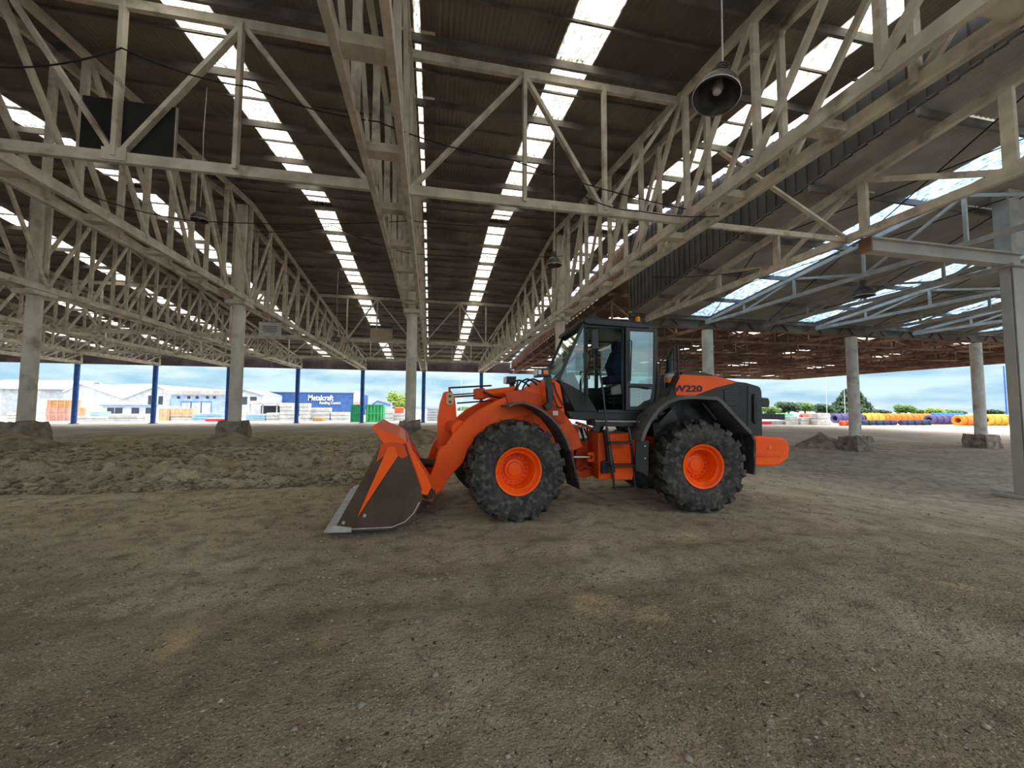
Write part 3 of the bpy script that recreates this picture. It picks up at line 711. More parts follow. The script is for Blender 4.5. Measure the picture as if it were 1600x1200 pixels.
# wheels
def tyre_mb():
    b = MB(); prof = [(.37, -.22), (.40, -.262), (.50, -.30), (.60, -.312), (.69, -.30), (.735, -.275), (.728, -.2), (.728, 0), (.728, .2), (.735, .275), (.69, .30), (.60, .312), (.50, .30), (.40, .262), (.37, .22)]
    b.lathe(prof, (0, 0, 0), 'Y', 72)
    n = 18
    P = lambda r, a, y: (r*math.cos(a), y, r*math.sin(a))
    for sd in (-1, 1):
        for k in range(n):
            a0 = 2*math.pi*(k+(.5 if sd > 0 else 0))/n
            # stations across the tread: (y, angle offset, outer radius, half width)
            st = [(.005, -.12, .805, .045), (.12, -.06, .808, .068), (.22, .02, .805, .082), (.30, .055, .778, .088), (.326, .06, .70, .075), (.318, .06, .65, .055)]
            rin = [.715, .715, .715, .69, .65, .62]
            vs = []
            for (y, da, ro, hw), ri in zip(st, rin):
                a = a0-da*.9
                vs += [P(ri, a-hw, sd*min(y, .302)), P(ri, a+hw, sd*min(y, .302)), P(ro, a+hw*.86, sd*y), P(ro, a-hw*.86, sd*y)]
            fs = [(0, 1, 2, 3), tuple(range(len(vs)-1, len(vs)-5, -1))]
            for i in range(len(st)-1):
                q = i*4
                fs += [(q+j, q+(j+1) % 4, q+4+(j+1) % 4, q+4+j) for j in range(4)]
            b.add(vs, fs)
    return b
def rim_mb(sd):
    pr = [(.372, .235), (.385, .262), (.378, .272), (.350, .262), (.335, .225), (.315, .205), (.300, .215), (.285, .205), (.272, .16), (.258, .0), (.25, -.04), (.18, -.04), (.165, .0), (.12, .01), (.11, .03), (.05, .04), (.0, .04)]
    return MB().lathe([(r, sd*h) for r, h in pr], (0, 0, 0), 'Y', 48)
def bolts_mb(sd):
    b = MB()
    for k in range(18):
        a = 2*math.pi*k/18; b.lathe([(.016, -sd*.04), (.016, -sd*.015)], (.215*math.cos(a), 0, .215*math.sin(a)), 'Y', 6, True)
    return b
TY = tyre_mb().mesh('tyre', 'rubber', 35); RIM = {s_: rim_mb(s_).mesh('rim', 'orange', 30) for s_ in (-1, 1)}; BOL = {s_: bolts_mb(s_).mesh('wheel_bolts', 'orange_dark') for s_ in (-1, 1)}
frame(LAF); fx = lp(811, 737, 1.30)[0]; frame(LA); rx = lp(1100, 735, 1.30)[0]
for cx in (rx, fx):
    frame(LA if cx == rx else LAF)
    for sd in (1, -1):
        Mw = LM @ Matrix.Translation((cx, sd*1.03, WR-.015)) @ Matrix.Rotation(random.random(), 4, 'Y')
        t_ = link(bpy.data.objects.new('tyre', TY), loader, Mw)
        link(bpy.data.objects.new('rim', RIM[sd]), t_, Mw); tag(link(bpy.data.objects.new('wheel_bolts', BOL[sd]), t_, Mw), kind='stuff')
    LB(MB().lathe([(.16, -.85), (.16, -.35), (.24, -.2), (.27, 0), (.24, .2), (.16, .35), (.16, .85)], (cx, 0, WR), 'Y', 20, True), 'axle', 'orange_dark', None, 40)

# bucket
BY = 1.45
sec = [(512, 829), (548, 827), (612, 823), (632, 815), (646, 801), (655, 784), (656, 765), (648, 740), (638, 714), (631, 694)]
bk = LB(MB().strip(pl(sec, BY), -BY, BY, -.035), 'bucket', 'bucketsteel', None, 50, label='wide digging bucket resting on the ground')
sidep = [(524, 824), (548, 826), (612, 823), (632, 815), (646, 801), (655, 784), (656, 765), (648, 740), (638, 714), (631, 694), (612, 690), (595, 694), (560, 760)]
for sd in (1, -1):
    q = pl(sidep, BY); LB(MB().prism(q, sd*BY, sd*(BY-.04)), 'side_plate', 'bucketsteel', bk)
    LB(MB().prism(pl([(606, 699), (617, 697), (622, 712), (592, 757), (562, 803), (559, 806)], BY), sd*(BY), sd*(BY+.03)), 'wear_rib', 'orange', bk, label='orange tapering rib')
    LB(MB().prism(pl([(595, 694), (612, 690), (631, 694), (637, 712), (628, 716), (615, 708), (600, 712), (588, 722)], BY), sd*(BY), sd*(BY+.012)), 'top_patch', 'orange_dark', bk)
    for bxp in ((537, 816), (570, 805)): LB(MB().lathe([(.022, sd*BY), (.022, sd*(BY+.03))], (lp(*bxp, BY)[0], 0, lp(*bxp, BY)[1]), 'Y', 10, True), 'bolt', 'baresteel', bk)
    LB(MB().strip(pl([(549, 827.5), (612, 824.5), (633, 816), (647, 802), (656, 785)], BY), sd*(BY-.06), sd*(BY+.005), .014), 'side_wear_edge', 'baresteel', bk)
    LB(MB().prism(pl([(507, 832), (512, 826), (524, 821), (549, 824), (549, 831)], BY), sd*(BY-.05), sd*(BY+.02)), 'side_cutter', 'baresteel', bk)
LB(MB().prism(pl([(505, 832), (508, 829.5), (536, 824), (540, 826), (549, 831)], BY), -BY, BY), 'cutting_edge', 'baresteel', bk, bevel=.004)
for sx1 in [-1.2+.3*k for k in range(9)]:
    c_ = lp(530, 826, BY); LB(MB().lathe([(.03, 0), (.03, .02)], (c_[0], sx1, c_[1]+.012), 'Z', 8, True), 'edge_bolt', 'bucketsteel', bk)
LB(MB().strip(pl([(633, 693), (622, 685), (606, 679), (594, 674), (582, 667.5)], BY), -BY, BY, -.03), 'spill_guard', 'orange', bk)
for sd in (1, -1): LB(MB().prism(pl([(582, 667.5), (594, 674), (622, 685), (633, 693), (615, 697), (600, 694)], BY), sd*BY, sd*(BY-.04)), 'guard_cheek', 'orange', bk)
LB(MB().box((lp(607, 668, 0)[0], 0, lp(607, 668, 0)[1]-.04), (.16, 1.6, .06)), 'guard_stiffener', 'orange_dark', bk)
back = [(631, 694), (636, 690), (642, 700), (668, 746), (674, 762), (668, 774), (657, 772), (656, 760), (640, 714)]
for yl in (1.40, .72, .46, -.46, -.72, -1.40): LB(MB().prism(pl(back, BY) if abs(yl) > 1 else pl([(625, 700), (640, 697), (672, 742), (684, 765), (674, 780), (655, 776), (640, 720)], .6), yl, yl+(.05 if yl > 0 else -.05)), 'hinge_bracket', 'orange', bk, bevel=.008)
LB(MB().strip(pl([(656, 770), (648, 740), (638, 714), (632, 694)], BY), -BY+.005, BY-.005, -.06), 'back_plate', 'orange_dark', bk)
hp = lp(672, 768, .6); LB(MB().lathe([(.075, -.85), (.075, .85)], (hp[0], 0, hp[1]), 'Y', 16, True), 'hinge_pin', 'bucketsteel', bk, 40)

# lift arms
arm = [(667, 755), (679, 728), (683, 712), (690, 698), (697, 697), (710, 676), (727, 659), (750, 640), (775, 627), (808, 614), (832, 607), (852, 603), (864, 615), (860, 640), (821, 650), (799, 655), (782, 660), (759, 670), (742, 686), (732, 702), (724, 722), (700, 749), (690, 767), (672, 778), (662, 770)]
for sd in (1, -1):
    q = pl(arm, .76); a_ = LB(MB().prism(q, sd*.76, sd*.60), 'lift_arm', 'orange', None, False, .012)
    c_ = lp(668, 770, .76); LB(MB().lathe([(.10, sd*.57), (.10, sd*.79)], (c_[0], 0, c_[1]), 'Y', 18, True), 'pivot_boss', 'bucketsteel', a_, 40)
c_ = lp(716, 670, .3); LB(MB().lathe([(.15, -.62), (.15, .62)], (c_[0], 0, c_[1]), 'Y', 24, True), 'cross_tube', 'orange', None, 40)
c_ = lp(706, 667, .2); LB(MB().lathe([(.12, -.22), (.12, .22)], (c_[0], 0, c_[1]), 'Y', 20, True), 'crank_pivot', 'orange_dark', None, 40)
crank = [(695, 612), (706, 611), (711, 622), (713, 640), (714, 656), (721, 662), (714, 680), (702, 712), (696, 732), (686, 731), (683, 700), (685, 676), (685, 652), (689, 630)]
bcr = LB(MB().prism(pl(crank, .14), .14, -.14), 'bell_crank', 'orange', None, False, .015)
LB(MB().prism(pl([(697, 616), (700, 613), (706, 613), (709, 616), (709, 630), (706, 633), (700, 633), (697, 630)], .15), .14, .165), 'pin_plate', 'tanplate', bcr, False, .004, 'tan pin retaining plate')
for q in ((703, 619), (703, 628)): c_ = lp(*q, .16); LB(MB().lathe([(.022, .15), (.022, .185)], (c_[0], 0, c_[1]), 'Y', 10, True), 'bolt', 'black', bcr)
LT('bucket_link', 'bucketsteel', [(691, 724, 0), (650, 722, 0)], .075)
LT('bucket_link_pin', 'bucketsteel', [(650, 722, -.2), (650, 722, .2)], .06)
# bucket cylinder
LT('cylinder_rod', 'chrome', [(703, 619, 0), (748, 616, 0)], .035)
cb = LT('bucket_cylinder', 'orange', [(744, 616, 0), (757, 615.5, 0), (758, 615.5, 0), (809, 610, 0)], [.105, .105, .085, .085], None, 18)
LP('cylinder_head', 'orange_dark', [(743, 607), (757, 606), (757, 623), (743, 624)], .13, -.13)
LT('rod_bracket', 'orange_dark', [(702, 605, .16), (703, 614, .14)], .02)
LT('guide_rod', 'black', [(702, 606, .16), (768, 602.5, .16)], .016); LT('guide_rod', 'black', [(714, 630, .16), (770, 626, .16)], .014)
LT('bucket_hose', 'black', [(755, 612, .16), (770, 619, .16), (785, 622, .16), (797, 618, .16), (806, 608, .16), (809, 596, .16)], .02)
for off in (0, 9): LT('hydraulic_hose', 'black', [(806+off, 622, .2), (808+off, 606, .2), (814+off, 596, .2), (824+off, 592, .2), (834+off, 596, .2), (842+off, 605, .2)], .018)
LT('hydraulic_hose', 'black', [(800, 596, -.2), (812, 594, -.2), (822, 599, -.2), (830, 607, -.2)], .018)
# front frame tower
LP('front_frame', 'orange', [(838, 608), (858, 592), (862, 590), (876, 599), (880, 625), (886, 664), (889, 715), (870, 740), (800, 735), (792, 690), (820, 650)], .54, -.54, None, .02)
LP('frame_plate', 'orange', [(849, 603), (859, 593), (867, 594), (875, 600), (879, 625), (885, 664), (862, 664), (845, 640)], .80, .74, None, .01)
LP('decal', 'signwhite', [(864, 642), (872, 642), (872, 649), (864, 649)], .815, .80, None, 0)
LT('frame_hose', 'black', [(865, 597, .83), (869, 612, .83), (877, 628, .83), (880, 634, .83)], .012)
LT('frame_hose', 'black', [(862, 596, .83), (864, 618, .83), (872, 636, .83), (879, 637, .83)], .012)
# head lamps
def headlamp(pts, yl, w_, bracket, ind=True):
    h = LP('headlamp', 'black', pts, yl, yl-w_, None, .012)
    (xa, za), (xb, zb) = lp(pts[0][0], pts[0][1], yl), lp(pts[2][0], pts[2][1], yl)
    LB(MB().box((xa+.008, yl-w_/2, (za+zb)/2), (.02, w_*.85, abs(za-zb)*.8)), 'headlamp_lens', 'lens', h)
    if ind:
        LB(MB().box(((xa*.42+xb*.58), yl+.006, (za+zb)/2), (.085, .02, abs(za-zb)*.5)), 'indicator', 'amberlens', h)
        LB(MB().box(((xa*.88+xb*.12), yl+.004, (za+zb)/2), (.05, .012, abs(za-zb)*.55)), 'side_lens', 'lens', h)
    if bracket: LB(MB().prism(pl(bracket, yl-.05), yl-.05, yl-.16), 'bracket', 'black', h, False, .01)
    return h
headlamp([(841, 575), (861, 574), (861, 588), (840, 589)], 1.06, .22, [(853, 587), (862, 587), (865, 632), (861, 640), (855, 641), (850, 634), (857, 628)])
headlamp([(792, 588), (807, 588), (806, 600), (793, 599)], -.95, .26, [(797, 599), (804, 599), (806, 615), (800, 615)], False)
# front fender with mud flap
def fender(line, yl, y0, th, name, mat): return LB(MB().strip(pl(line, yl), y0, yl, th), name, mat, None, 50)
ff = fender([(796, 636), (806, 632), (818, 631), (832, 635), (847, 643), (862, 655), (875, 671), (885, 689), (891, 706)], 1.33, .78, .03, 'front_fender', 'fender')
fender([(796, 637), (806, 634), (818, 633), (832, 637), (847, 645), (862, 657), (875, 673), (885, 691), (890, 706)], .80, .76, .26, 'fender_skirt', 'orange_dark')
fender([(890, 703), (896, 728), (906, 765)], 1.33, .80, .03, 'mud_flap', 'rubber')
for yl in (-1.33,):
    LB(MB().strip(pl([(796, 636), (806, 632), (818, 631), (832, 635), (847, 643), (862, 655), (875, 671), (885, 689), (891, 706)], 1.33), -1.33, -.78, .03), 'front_fender', 'fender', None, 50)

# cab
frame(LA)
CY_, CI = .80, -.80
cab = LP('cab_floor', 'black', [(884, 642), (940, 643), (1026, 644), (1030, 655), (1010, 664), (940, 660), (892, 655)], CY_, CI, None, .02)
LP('cab_lower_panel', 'charcoal', [(872, 593), (888, 600), (917, 616), (928, 634), (934, 644), (898, 643), (888, 622)], CY_, CI+.0, cab, .012)
def cbar(name, a, b, wd, yl, mat='black', ht=None): return LB(MB().bar(l3(*a, yl), l3(*b, yl), wd, ht or wd, (0, 1, 0)), name, mat, cab, False, .008)
roof = [(913, 498), (925, 496), (1000, 503), (1015, 507), (1015, 513), (1000, 513), (918, 507), (912, 503)]
LB(MB().prism(pl(roof, .86), .86, -.86), 'cab_roof', 'black', cab, False, .02)
LB(MB().prism(pl([(906, 499), (918, 496), (920, 504), (906, 505)], .84), .84, -.84), 'roof_visor', 'charcoal', cab, False, .02)
for sd in (1, -1):
    q = lambda p_: (lp(*p_, CY_)[0], sd*(CY_-.02), lp(*p_, CY_)[1])
    for nm, a, b, wd in (('front_pillar', (913, 503), (873, 593), .055), ('door_pillar', (915.5, 503), (916, 618), .07), ('middle_pillar', (975, 508), (976, 644), .075), ('rear_pillar', (1024, 512), (1026, 645), .07), ('roof_rail', (914, 508), (1020, 513), .08), ('sill', (934, 643), (1028, 643), .07)):
        LB(MB().bar(q(a), q(b), wd, wd, (0, 1, 0)), nm, 'black', cab, False, .01)
    LB(MB().add([q(p_) for p_ in ((911, 507), (914, 507), (914, 617), (890, 602), (874, 593))], [(0, 1, 2, 3, 4)]), 'corner_pane', 'glass', cab)
    if sd < 0:
        LB(MB().add([q(p_) for p_ in ((917, 507), (974, 509), (974, 600), (917, 600))], [(0, 1, 2, 3)]), 'side_pane', 'glass', cab)
        LB(MB().prism([(q(p_)[0], q(p_)[2]) for p_ in ((917, 600), (974, 600), (974, 644), (930, 644))], -CY_+.02, -CY_+.06), 'far_door_panel', 'charcoal', cab)
        LB(MB().prism([(q(p_)[0], q(p_)[2]) for p_ in ((976, 600), (1026, 600), (1026, 644), (976, 644))], -CY_+.02, -CY_+.06), 'far_side_panel', 'charcoal', cab)
    LB(MB().add([q(p_) for p_ in ((977, 511), (1022, 514), (1022, 600), (977, 600))], [(0, 1, 2, 3)]), 'rear_quarter_pane', 'glass', cab)
a1, a2 = lp(912, 506, CY_), lp(874, 592, CY_)
LB(MB().add([(a1[0], -.76, a1[1]), (a1[0], .76, a1[1]), (a2[0], .76, a2[1]), (a2[0], -.76, a2[1])], [(0, 1, 2, 3)]), 'windscreen', 'glass', cab)
LB(MB().bar((a2[0], -.8, a2[1]), (a2[0], .8, a2[1]), .06), 'windscreen_sill', 'black', cab)
LB(MB().prism([(a2[0]-.02, a2[1]), (a2[0]-.14, a2[1]-.42), (a2[0]-.2, a2[1]-.42), (a2[0]-.08, a2[1])], -.78, .78), 'front_panel', 'charcoal', cab)
LB(MB().bar((a1[0]-.15, .05, a1[1]-.4), (a2[0]-.02, .25, a2[1]+.05), .02), 'wiper', 'black', cab)
r1, r2 = lp(1024, 514, CY_), lp(1026, 600, CY_)
LB(MB().add([(r1[0], -.76, r1[1]), (r1[0], .76, r1[1]), (r2[0], .76, r2[1]), (r2[0], -.76, r2[1])], [(0, 1, 2, 3)]), 'rear_window', 'glass', cab)
LB(MB().box((r2[0], 0, (r2[1]+lp(1026, 644, CY_)[1])/2), (.06, 1.56, abs(r2[1]-lp(1026, 644, CY_)[1]))), 'rear_panel', 'charcoal', cab)
# door folded open along the rear side
DY = .89
door = LB(MB().prism(pl([(978, 511), (1027, 514), (1027, 519), (985, 517), (985, 640), (978, 642)], DY), DY, DY-.05), 'cab_door', 'black', None, False, .008, 'cab door folded back against the rear of the cab')
LB(MB().prism(pl([(1022, 516), (1028, 516), (1028, 603), (1021, 638), (1014, 640), (1021, 602)], DY), DY, DY-.05), 'door_stile', 'black', door, False, .008)
LB(MB().prism(pl([(984, 599), (1022, 600), (1022, 605), (984, 604)], DY), DY, DY-.05), 'door_rail', 'black', door, False, .006)
LB(MB().prism(pl([(984, 635), (1015, 635), (1014, 641), (984, 641)], DY), DY, DY-.05), 'door_bottom_rail', 'black', door, False, .006)
LB(MB().add([(x, DY-.02, z) for x, z in pl([(985, 517), (1022, 518), (1022, 600), (985, 600)], DY)], [(0, 1, 2, 3)]), 'door_pane', 'glass_teal_sheen', door)
LB(MB().add([(x, DY-.02, z) for x, z in pl([(985, 604), (1021, 604), (1014, 636), (985, 636)], DY)], [(0, 1, 2, 3)]), 'door_lower_pane', 'glass_teal_sheen', door)
LB(MB().prism(pl([(988, 606), (1003, 606), (1003, 633), (986, 633)], .76), .76, .70), 'vent_panel', 'cream', cab)
for k in range(5): LB(MB().prism(pl([(990, 609+k*5), (1001, 609+k*5), (1001, 611+k*5), (990, 611+k*5)], .77), .77, .755), 'vent_slat', 'charcoal', cab)
LT('door_handle', 'black', [(985, 604, .93), (1000, 604, .95), (1018, 607, .93)], .016, door); LT('door_grab', 'black', [(983, 531, .93), (987, 533, .95), (986, 560, .95), (985, 595, .93)], .012, door)
# interior
seat = LP('operator_seat', 'seat', [(950, 587), (975, 584), (978, 598), (952, 600)], .22, -.28, None, .04)
LP('seat_back', 'seat', [(956, 570), (966, 545), (974, 548), (976, 585), (962, 588)], .20, -.26, seat, .04)
LP('head_rest', 'seat', [(961, 534), (973, 533), (974, 546), (963, 548)], .10, -.16, seat, .03)
LP('seat_base', 'black', [(956, 598), (976, 598), (975, 632), (958, 634)], .16, -.22, seat, .01)
for k in range(5): LP('seat_bellows', 'charcoal', [(951, 603+k*6), (978, 603+k*6), (978, 606+k*6), (951, 606+k*6)], .24, -.3, seat, .008)
LP('arm_console', 'cream', [(958, 605), (970, 600), (972, 616), (957, 617)], .42, .30, seat, .015)
LP('dashboard', 'charcoal', [(882, 585), (897, 582), (905, 600), (903, 625), (890, 612)], .35, -.5, cab, .02)
LT('steering_column', 'black', [(905, 610, 0), (912, 585, 0)], .04, cab)
sw = lp(913, 583, 0); LB(MB().tube([(sw[0]+.19*math.cos(a)*.45, .19*math.sin(a), sw[1]+.19*math.cos(a)*.6) for a in [2*math.pi*k/20 for k in range(21)]], .014, 6), 'steering_wheel', 'black', cab, 50)
LP('rear_trim', 'cream', [(966, 536), (981, 534), (982, 572), (969, 575)], -.55, -.62, cab, .01)
# mirror, rails, beacon
mir = LP('wing_mirror', 'black', [(924, 514), (935, 513), (936, 546), (925, 547)], 1.02, .96, None, .02)
LT('mirror_arm', 'black', [(916, 513, .84), (922, 511, .98), (930, 513, 1.0)], .014, mir)
LT('mirror_strut', 'black', [(923, 547, 1.0), (920, 570, .9), (917, 585, .85)], .012, mir)
LT('grab_rail', 'black', [(915, 632, .92), (915, 583, .95), (918, 578, .98), (932, 576.5, 1.0), (937, 580, 1.02), (942, 610, 1.06), (947, 660, 1.1), (953, 700, 1.16), (957, 735, 1.18)], .018)
bc = lp(996.5, 504, .3); bn = LB(MB().lathe([(.055, 0), (.055, .03)], (bc[0], .3, bc[1]-.02), 'Z', 14, True), 'beacon', 'black', None, 40)
LB(MB().lathe([(.045, .01), (.048, .07), (.04, .115), (.0, .12)], (bc[0], .3, bc[1]), 'Z', 14), 'beacon_lens', 'amber', bn, 50)
LB(MB().box((lp(925, 500, .6)[0], .6, lp(925, 500, .6)[1]+.05), (.12, .2, .1)), 'work_lamp', 'charcoal', None, False, .015)

# ladder and tank
lad = LT('ladder_rail', 'black', [(948, 668, 1.13), (957, 735, 1.18)], .026)
LB(MB().bar(l3(982, 668, 1.13), l3(991, 728, 1.18), .05, .03), 'ladder_rail', 'black', lad); LB(MB().bar(l3(948, 668, 1.12), l3(955, 730, 1.17), .06, .03), 'ladder_plate', 'black', lad)
for y_ in (692, 727): LB(MB().bar(l3(951+(y_-692)*.1, y_, 1.16), l3(986+(y_-692)*.1, y_-.5, 1.16), .16, .035, (0, 0, 1)), 'ladder_rung', 'charcoal', lad, False, .006)
LT('step_hanger', 'black', [(957, 735, 1.18), (960, 765, 1.19)], .016, lad); LT('step_hanger', 'black', [(990, 728, 1.18), (992, 763, 1.19)], .016, lad)
LB(MB().bar(l3(959, 763, 1.18), l3(992, 762, 1.18), .12, .03), 'bottom_step', 'charcoal', lad)
LT('floor_edge_rail', 'steelgrey', [(930, 658, 1.0), (1008, 659, 1.0)], .012)
LP('platform', 'black', [(928, 655), (1010, 656), (1006, 668), (930, 666)], 1.0, .5, None, .01)
LP('fuel_tank', 'orange', [(948, 678), (986, 676), (988, 749), (935, 750), (934, 736), (950, 732)], .86, .30, None, .03)
LP('tank_guard', 'orange', [(959, 731), (988, 730), (992, 738), (988, 750), (960, 750)], 1.02, .80, None, .02)
LP('frame_rail', 'orange_dark', [(934, 676), (945, 676), (948, 735), (935, 748)], .95, .35, None, .015)
LP('battery_box', 'black', [(944, 672), (951, 672), (962, 738), (941, 740), (941, 722), (950, 720)], 1.04, .9, None, .01)
# articulation joint
LP('rear_frame', 'orange_dark', [(900, 690), (1150, 680), (1178, 690), (1178, 735), (900, 735)], .36, -.36, None, .02)
LP('joint_plate', 'orange_dark', [(880, 668), (905, 664), (905, 676), (884, 690)], .5, -.4, None, .015)
LP('joint_plate', 'orange_dark', [(884, 738), (930, 732), (934, 742), (912, 747), (890, 744)], .5, -.4, None, .015)
LP('steering_clevis', 'orange', [(919, 707), (935, 706), (935, 722), (919, 722), (919, 717), (926, 717), (926, 712), (919, 712)], .74, .60, None, .008)
LT('steering_rod', 'chrome', [(884, 714, .66), (922, 714, .66)], .026); LT('steering_cylinder', 'orange_dark', [(850, 716, .66), (896, 714, .66)], .055)
LP('hitch_post', 'orange_dark', [(884, 664), (892, 664), (899, 735), (893, 735)], .55, .45, None, .01)
LT('valve_block', 'tanplate', [(887, 668, .5), (896, 668, .5)], .05)
for k in range(9):
    px_ = 892+k*4; LT('joint_hose', 'black', [(px_, 664+2*(k % 3), .35-.06*k), (px_+4+3*(k % 2), 684, .42-.06*k), (px_+2, 706, .35-.05*k), (px_+6, 730, .3-.05*k)], .017)
for k in range(4): LT('hose_fitting', 'steelgrey', [(890+k*6, 663+k, .55), (895+k*6, 665+k, .56)], .018)
LT('upper_hose', 'orange_dark', [(899, 660, .55), (912, 664, .6), (924, 670, .58)], .025)
for k in range(4): LT('lower_hose', 'orange_dark', [(898, 738+k*2, .5-.1*k), (912, 728+k*3, .5-.1*k), (932, 734+k*2, .5-.1*k)], .022)
LB(MB().box((-.05, 0, .62), (1.5, .3, .18)), 'drive_shaft_guard', 'black')

# rear fender, hood, counterweight
rf = fender([(1006, 690), (1011, 675), (1019, 659), (1031, 643), (1046, 631), (1062, 625), (1082, 623), (1120, 625), (1126, 629), (1150, 655), (1173, 679)], 1.33, .80, .06, 'rear_fender', 'fender')
fender([(1173, 678), (1178, 690), (1178, 742)], 1.31, .82, .03, 'rear_flap', 'rubber')
LP('front_flap', 'charcoal', [(994, 688), (1014, 689), (1013, 744), (1000, 738), (993, 735)], 1.28, 1.24, rf, .006)
for q in ((1008, 697), (1008, 716)): LT('flap_bolt', 'baresteel', [(q[0], q[1], 1.28), (q[0], q[1], 1.30)], .012, rf)
LB(MB().strip(pl([(1006, 690), (1019, 659), (1046, 631), (1082, 623), (1120, 625), (1150, 655), (1173, 679)], 1.33), -1.33, -.80, .06), 'rear_fender', 'fender', None, 50)
LP('inner_arch', 'black', [(1030, 660), (1055, 632), (1122, 628), (1176, 684), (1176, 735), (1140, 735), (1120, 690), (1060, 690), (1035, 720)], .82, .55, None, .01)
LP('fender_stay', 'charcoal', [(1096, 630), (1100, 629), (1121, 655), (1118, 657)], 1.05, 1.0, None, .004)
HY = .82
hood = LP('hood', 'charcoal', [(1040, 626), (1058, 586), (1066, 584), (1120, 587), (1152, 596), (1168, 598), (1188, 604), (1191, 612), (1192, 650), (1192, 684), (1150, 684), (1060, 660)], HY, -HY, None, .03)
LP('hood_side', 'orange', [(1057, 618), (1053, 601), (1060, 587), (1066, 585), (1120, 588), (1152, 597.5), (1118, 606), (1086, 618)], HY+.018, HY-.02, hood, .006)
LB(MB().prism(pl([(1057, 618), (1053, 601), (1060, 587), (1066, 585), (1120, 588), (1152, 597.5), (1118, 606), (1086, 618)], HY), -HY-.018, -HY+.02), 'hood_side', 'orange', hood)
LB(MB().prism(pl([(1062, 585.5), (1120, 588.5), (1152, 598), (1150, 601), (1062, 590)], HY), HY-.005, -HY+.005), 'hood_top', 'orange', hood)
LP('intake_cover', 'black', [(1064, 586), (1066, 581), (1100, 581.5), (1112, 585), (1118, 588)], .55, -.55, hood, .01)
LP('side_vent', 'black', [(1131, 609), (1150, 603), (1154, 606), (1154, 632), (1150, 635), (1133, 632)], HY+.012, HY-.01, hood, .005)
for k in range(6): LB(MB().bar((lp(1132, 609+k*4.4, HY)[0], HY+.015, lp(1132, 609+k*4.4, HY)[1]), (lp(1153, 608+k*4.4, HY)[0], HY+.015, lp(1153, 608+k*4.4, HY)[1]), .02, .014), 'vent_slat', 'charcoal', hood)
LP('rear_grille', 'black', [(1169, 602), (1188, 606), (1190, 612), (1191, 682), (1168, 682)], HY+.012, HY-.02, hood, .006)
LP('grille_handle', 'charcoal', [(1178, 616), (1181, 615), (1184, 622), (1184, 660), (1181, 662), (1178, 658)], HY+.05, HY+.01, hood, .006)
LP('tail_lamp', 'black', [(1190, 621), (1201, 622), (1203, 628), (1202, 636), (1190, 635)], .80, .55, None, .015)
LP('tail_lamp', 'black', [(1190, 621), (1201, 622), (1203, 628), (1202, 636), (1190, 635)], -.45, -.75, None, .015)
LP('rear_step', 'black', [(1190, 646), (1227, 647), (1227, 656), (1190, 655)], .70, -.7, None, .01)
cwp = [(1178, 683), (1186, 681), (1224, 684), (1232, 690), (1234, 700), (1233, 716), (1218, 727), (1205, 729), (1180, 728)]
cw = LP('counterweight', 'orange', cwp, 1.0, -1.0, None, .03)
LP('weight_band', 'orange_dark', [(1180, 712.5), (1220, 713), (1219, 714.5), (1180, 714)], 1.012, .99, cw, .002)
LP('weight_cover', 'orange', [(1181, 686), (1215, 687), (1215, 711), (1181, 711)], 1.015, .99, cw, .006)
LP('side_marker', 'amberlens', [(1201, 697), (1206, 697), (1206, 702), (1201, 702)], 1.03, 1.0, cw, .003)
# rails behind the cab, exhaust and air cleaner
LT('rear_rail', 'black', [(1024, 640, .92), (1033, 567, .95), (1036, 562, .95), (1051, 542, .95), (1055, 540, .95), (1068, 541, .95)], .018)
LT('rear_rail', 'black', [(1059, 540, .95), (1060, 575, .95), (1060, 590, .92), (1054, 602, .86)], .02)
LT('rear_rail', 'black', [(1053, 541, .6), (1054, 590, .6)], .016); LT('rear_rail', 'black', [(1036, 562, .95), (1059, 562, .95)], .01)
LT('exhaust_stack', 'charcoal', [(1046, 605, .25), (1046, 566, .25), (1047, 558, .25), (1052, 548, .25)], [.07, .07, .05, .05], None, 14)
ac = LT('air_cleaner', 'black', [(1046, 620, .6), (1046, 598, .6)], .085, None, 16)
LT('cleaner_bowl', 'amberlens', [(1046, 598, .6), (1046, 590, .6)], .09, ac, 16); LT('cleaner_bowl', 'cream', [(1046, 590, .6), (1046, 584, .6)], .085, ac, 16); LT('cleaner_cap', 'black', [(1046, 584, .6), (1046, 580, .6)], .095, ac, 16)
LT('step_loop', 'black', [(1012, 648, 1.1), (1000, 648, 1.1), (996, 652, 1.1), (996, 668, 1.1), (999, 674, 1.1), (1008, 676, 1.1)], .014)
LP('deck', 'charcoal', [(1014, 640), (1060, 620), (1064, 626), (1040, 640), (1020, 655)], 1.0, .5, None, .01)
# lettering
def lettering(body, size, mat, Mw, parent=None, name='lettering', bold=.018, ext=.004, align='LEFT'):
    cu = bpy.data.curves.new(name, 'FONT'); cu.body = body; cu.size = size; cu.extrude = ext; cu.offset = bold*size; cu.align_x = align
    tmp = bpy.data.objects.new('tmp', cu); COL.objects.link(tmp)
    dg = bpy.context.evaluated_depsgraph_get(); me = bpy.data.meshes.new_from_object(tmp.evaluated_get(dg))
    bpy.data.objects.remove(tmp); me.name = name; me.materials.clear(); me.materials.append(MAT[mat])
    o = bpy.data.objects.new(name, me); return link(o, parent, Mw)
tx, tz = lp(1097, 612, HY+.02)
x2, _ = lp(1066, 612, HY+.02)
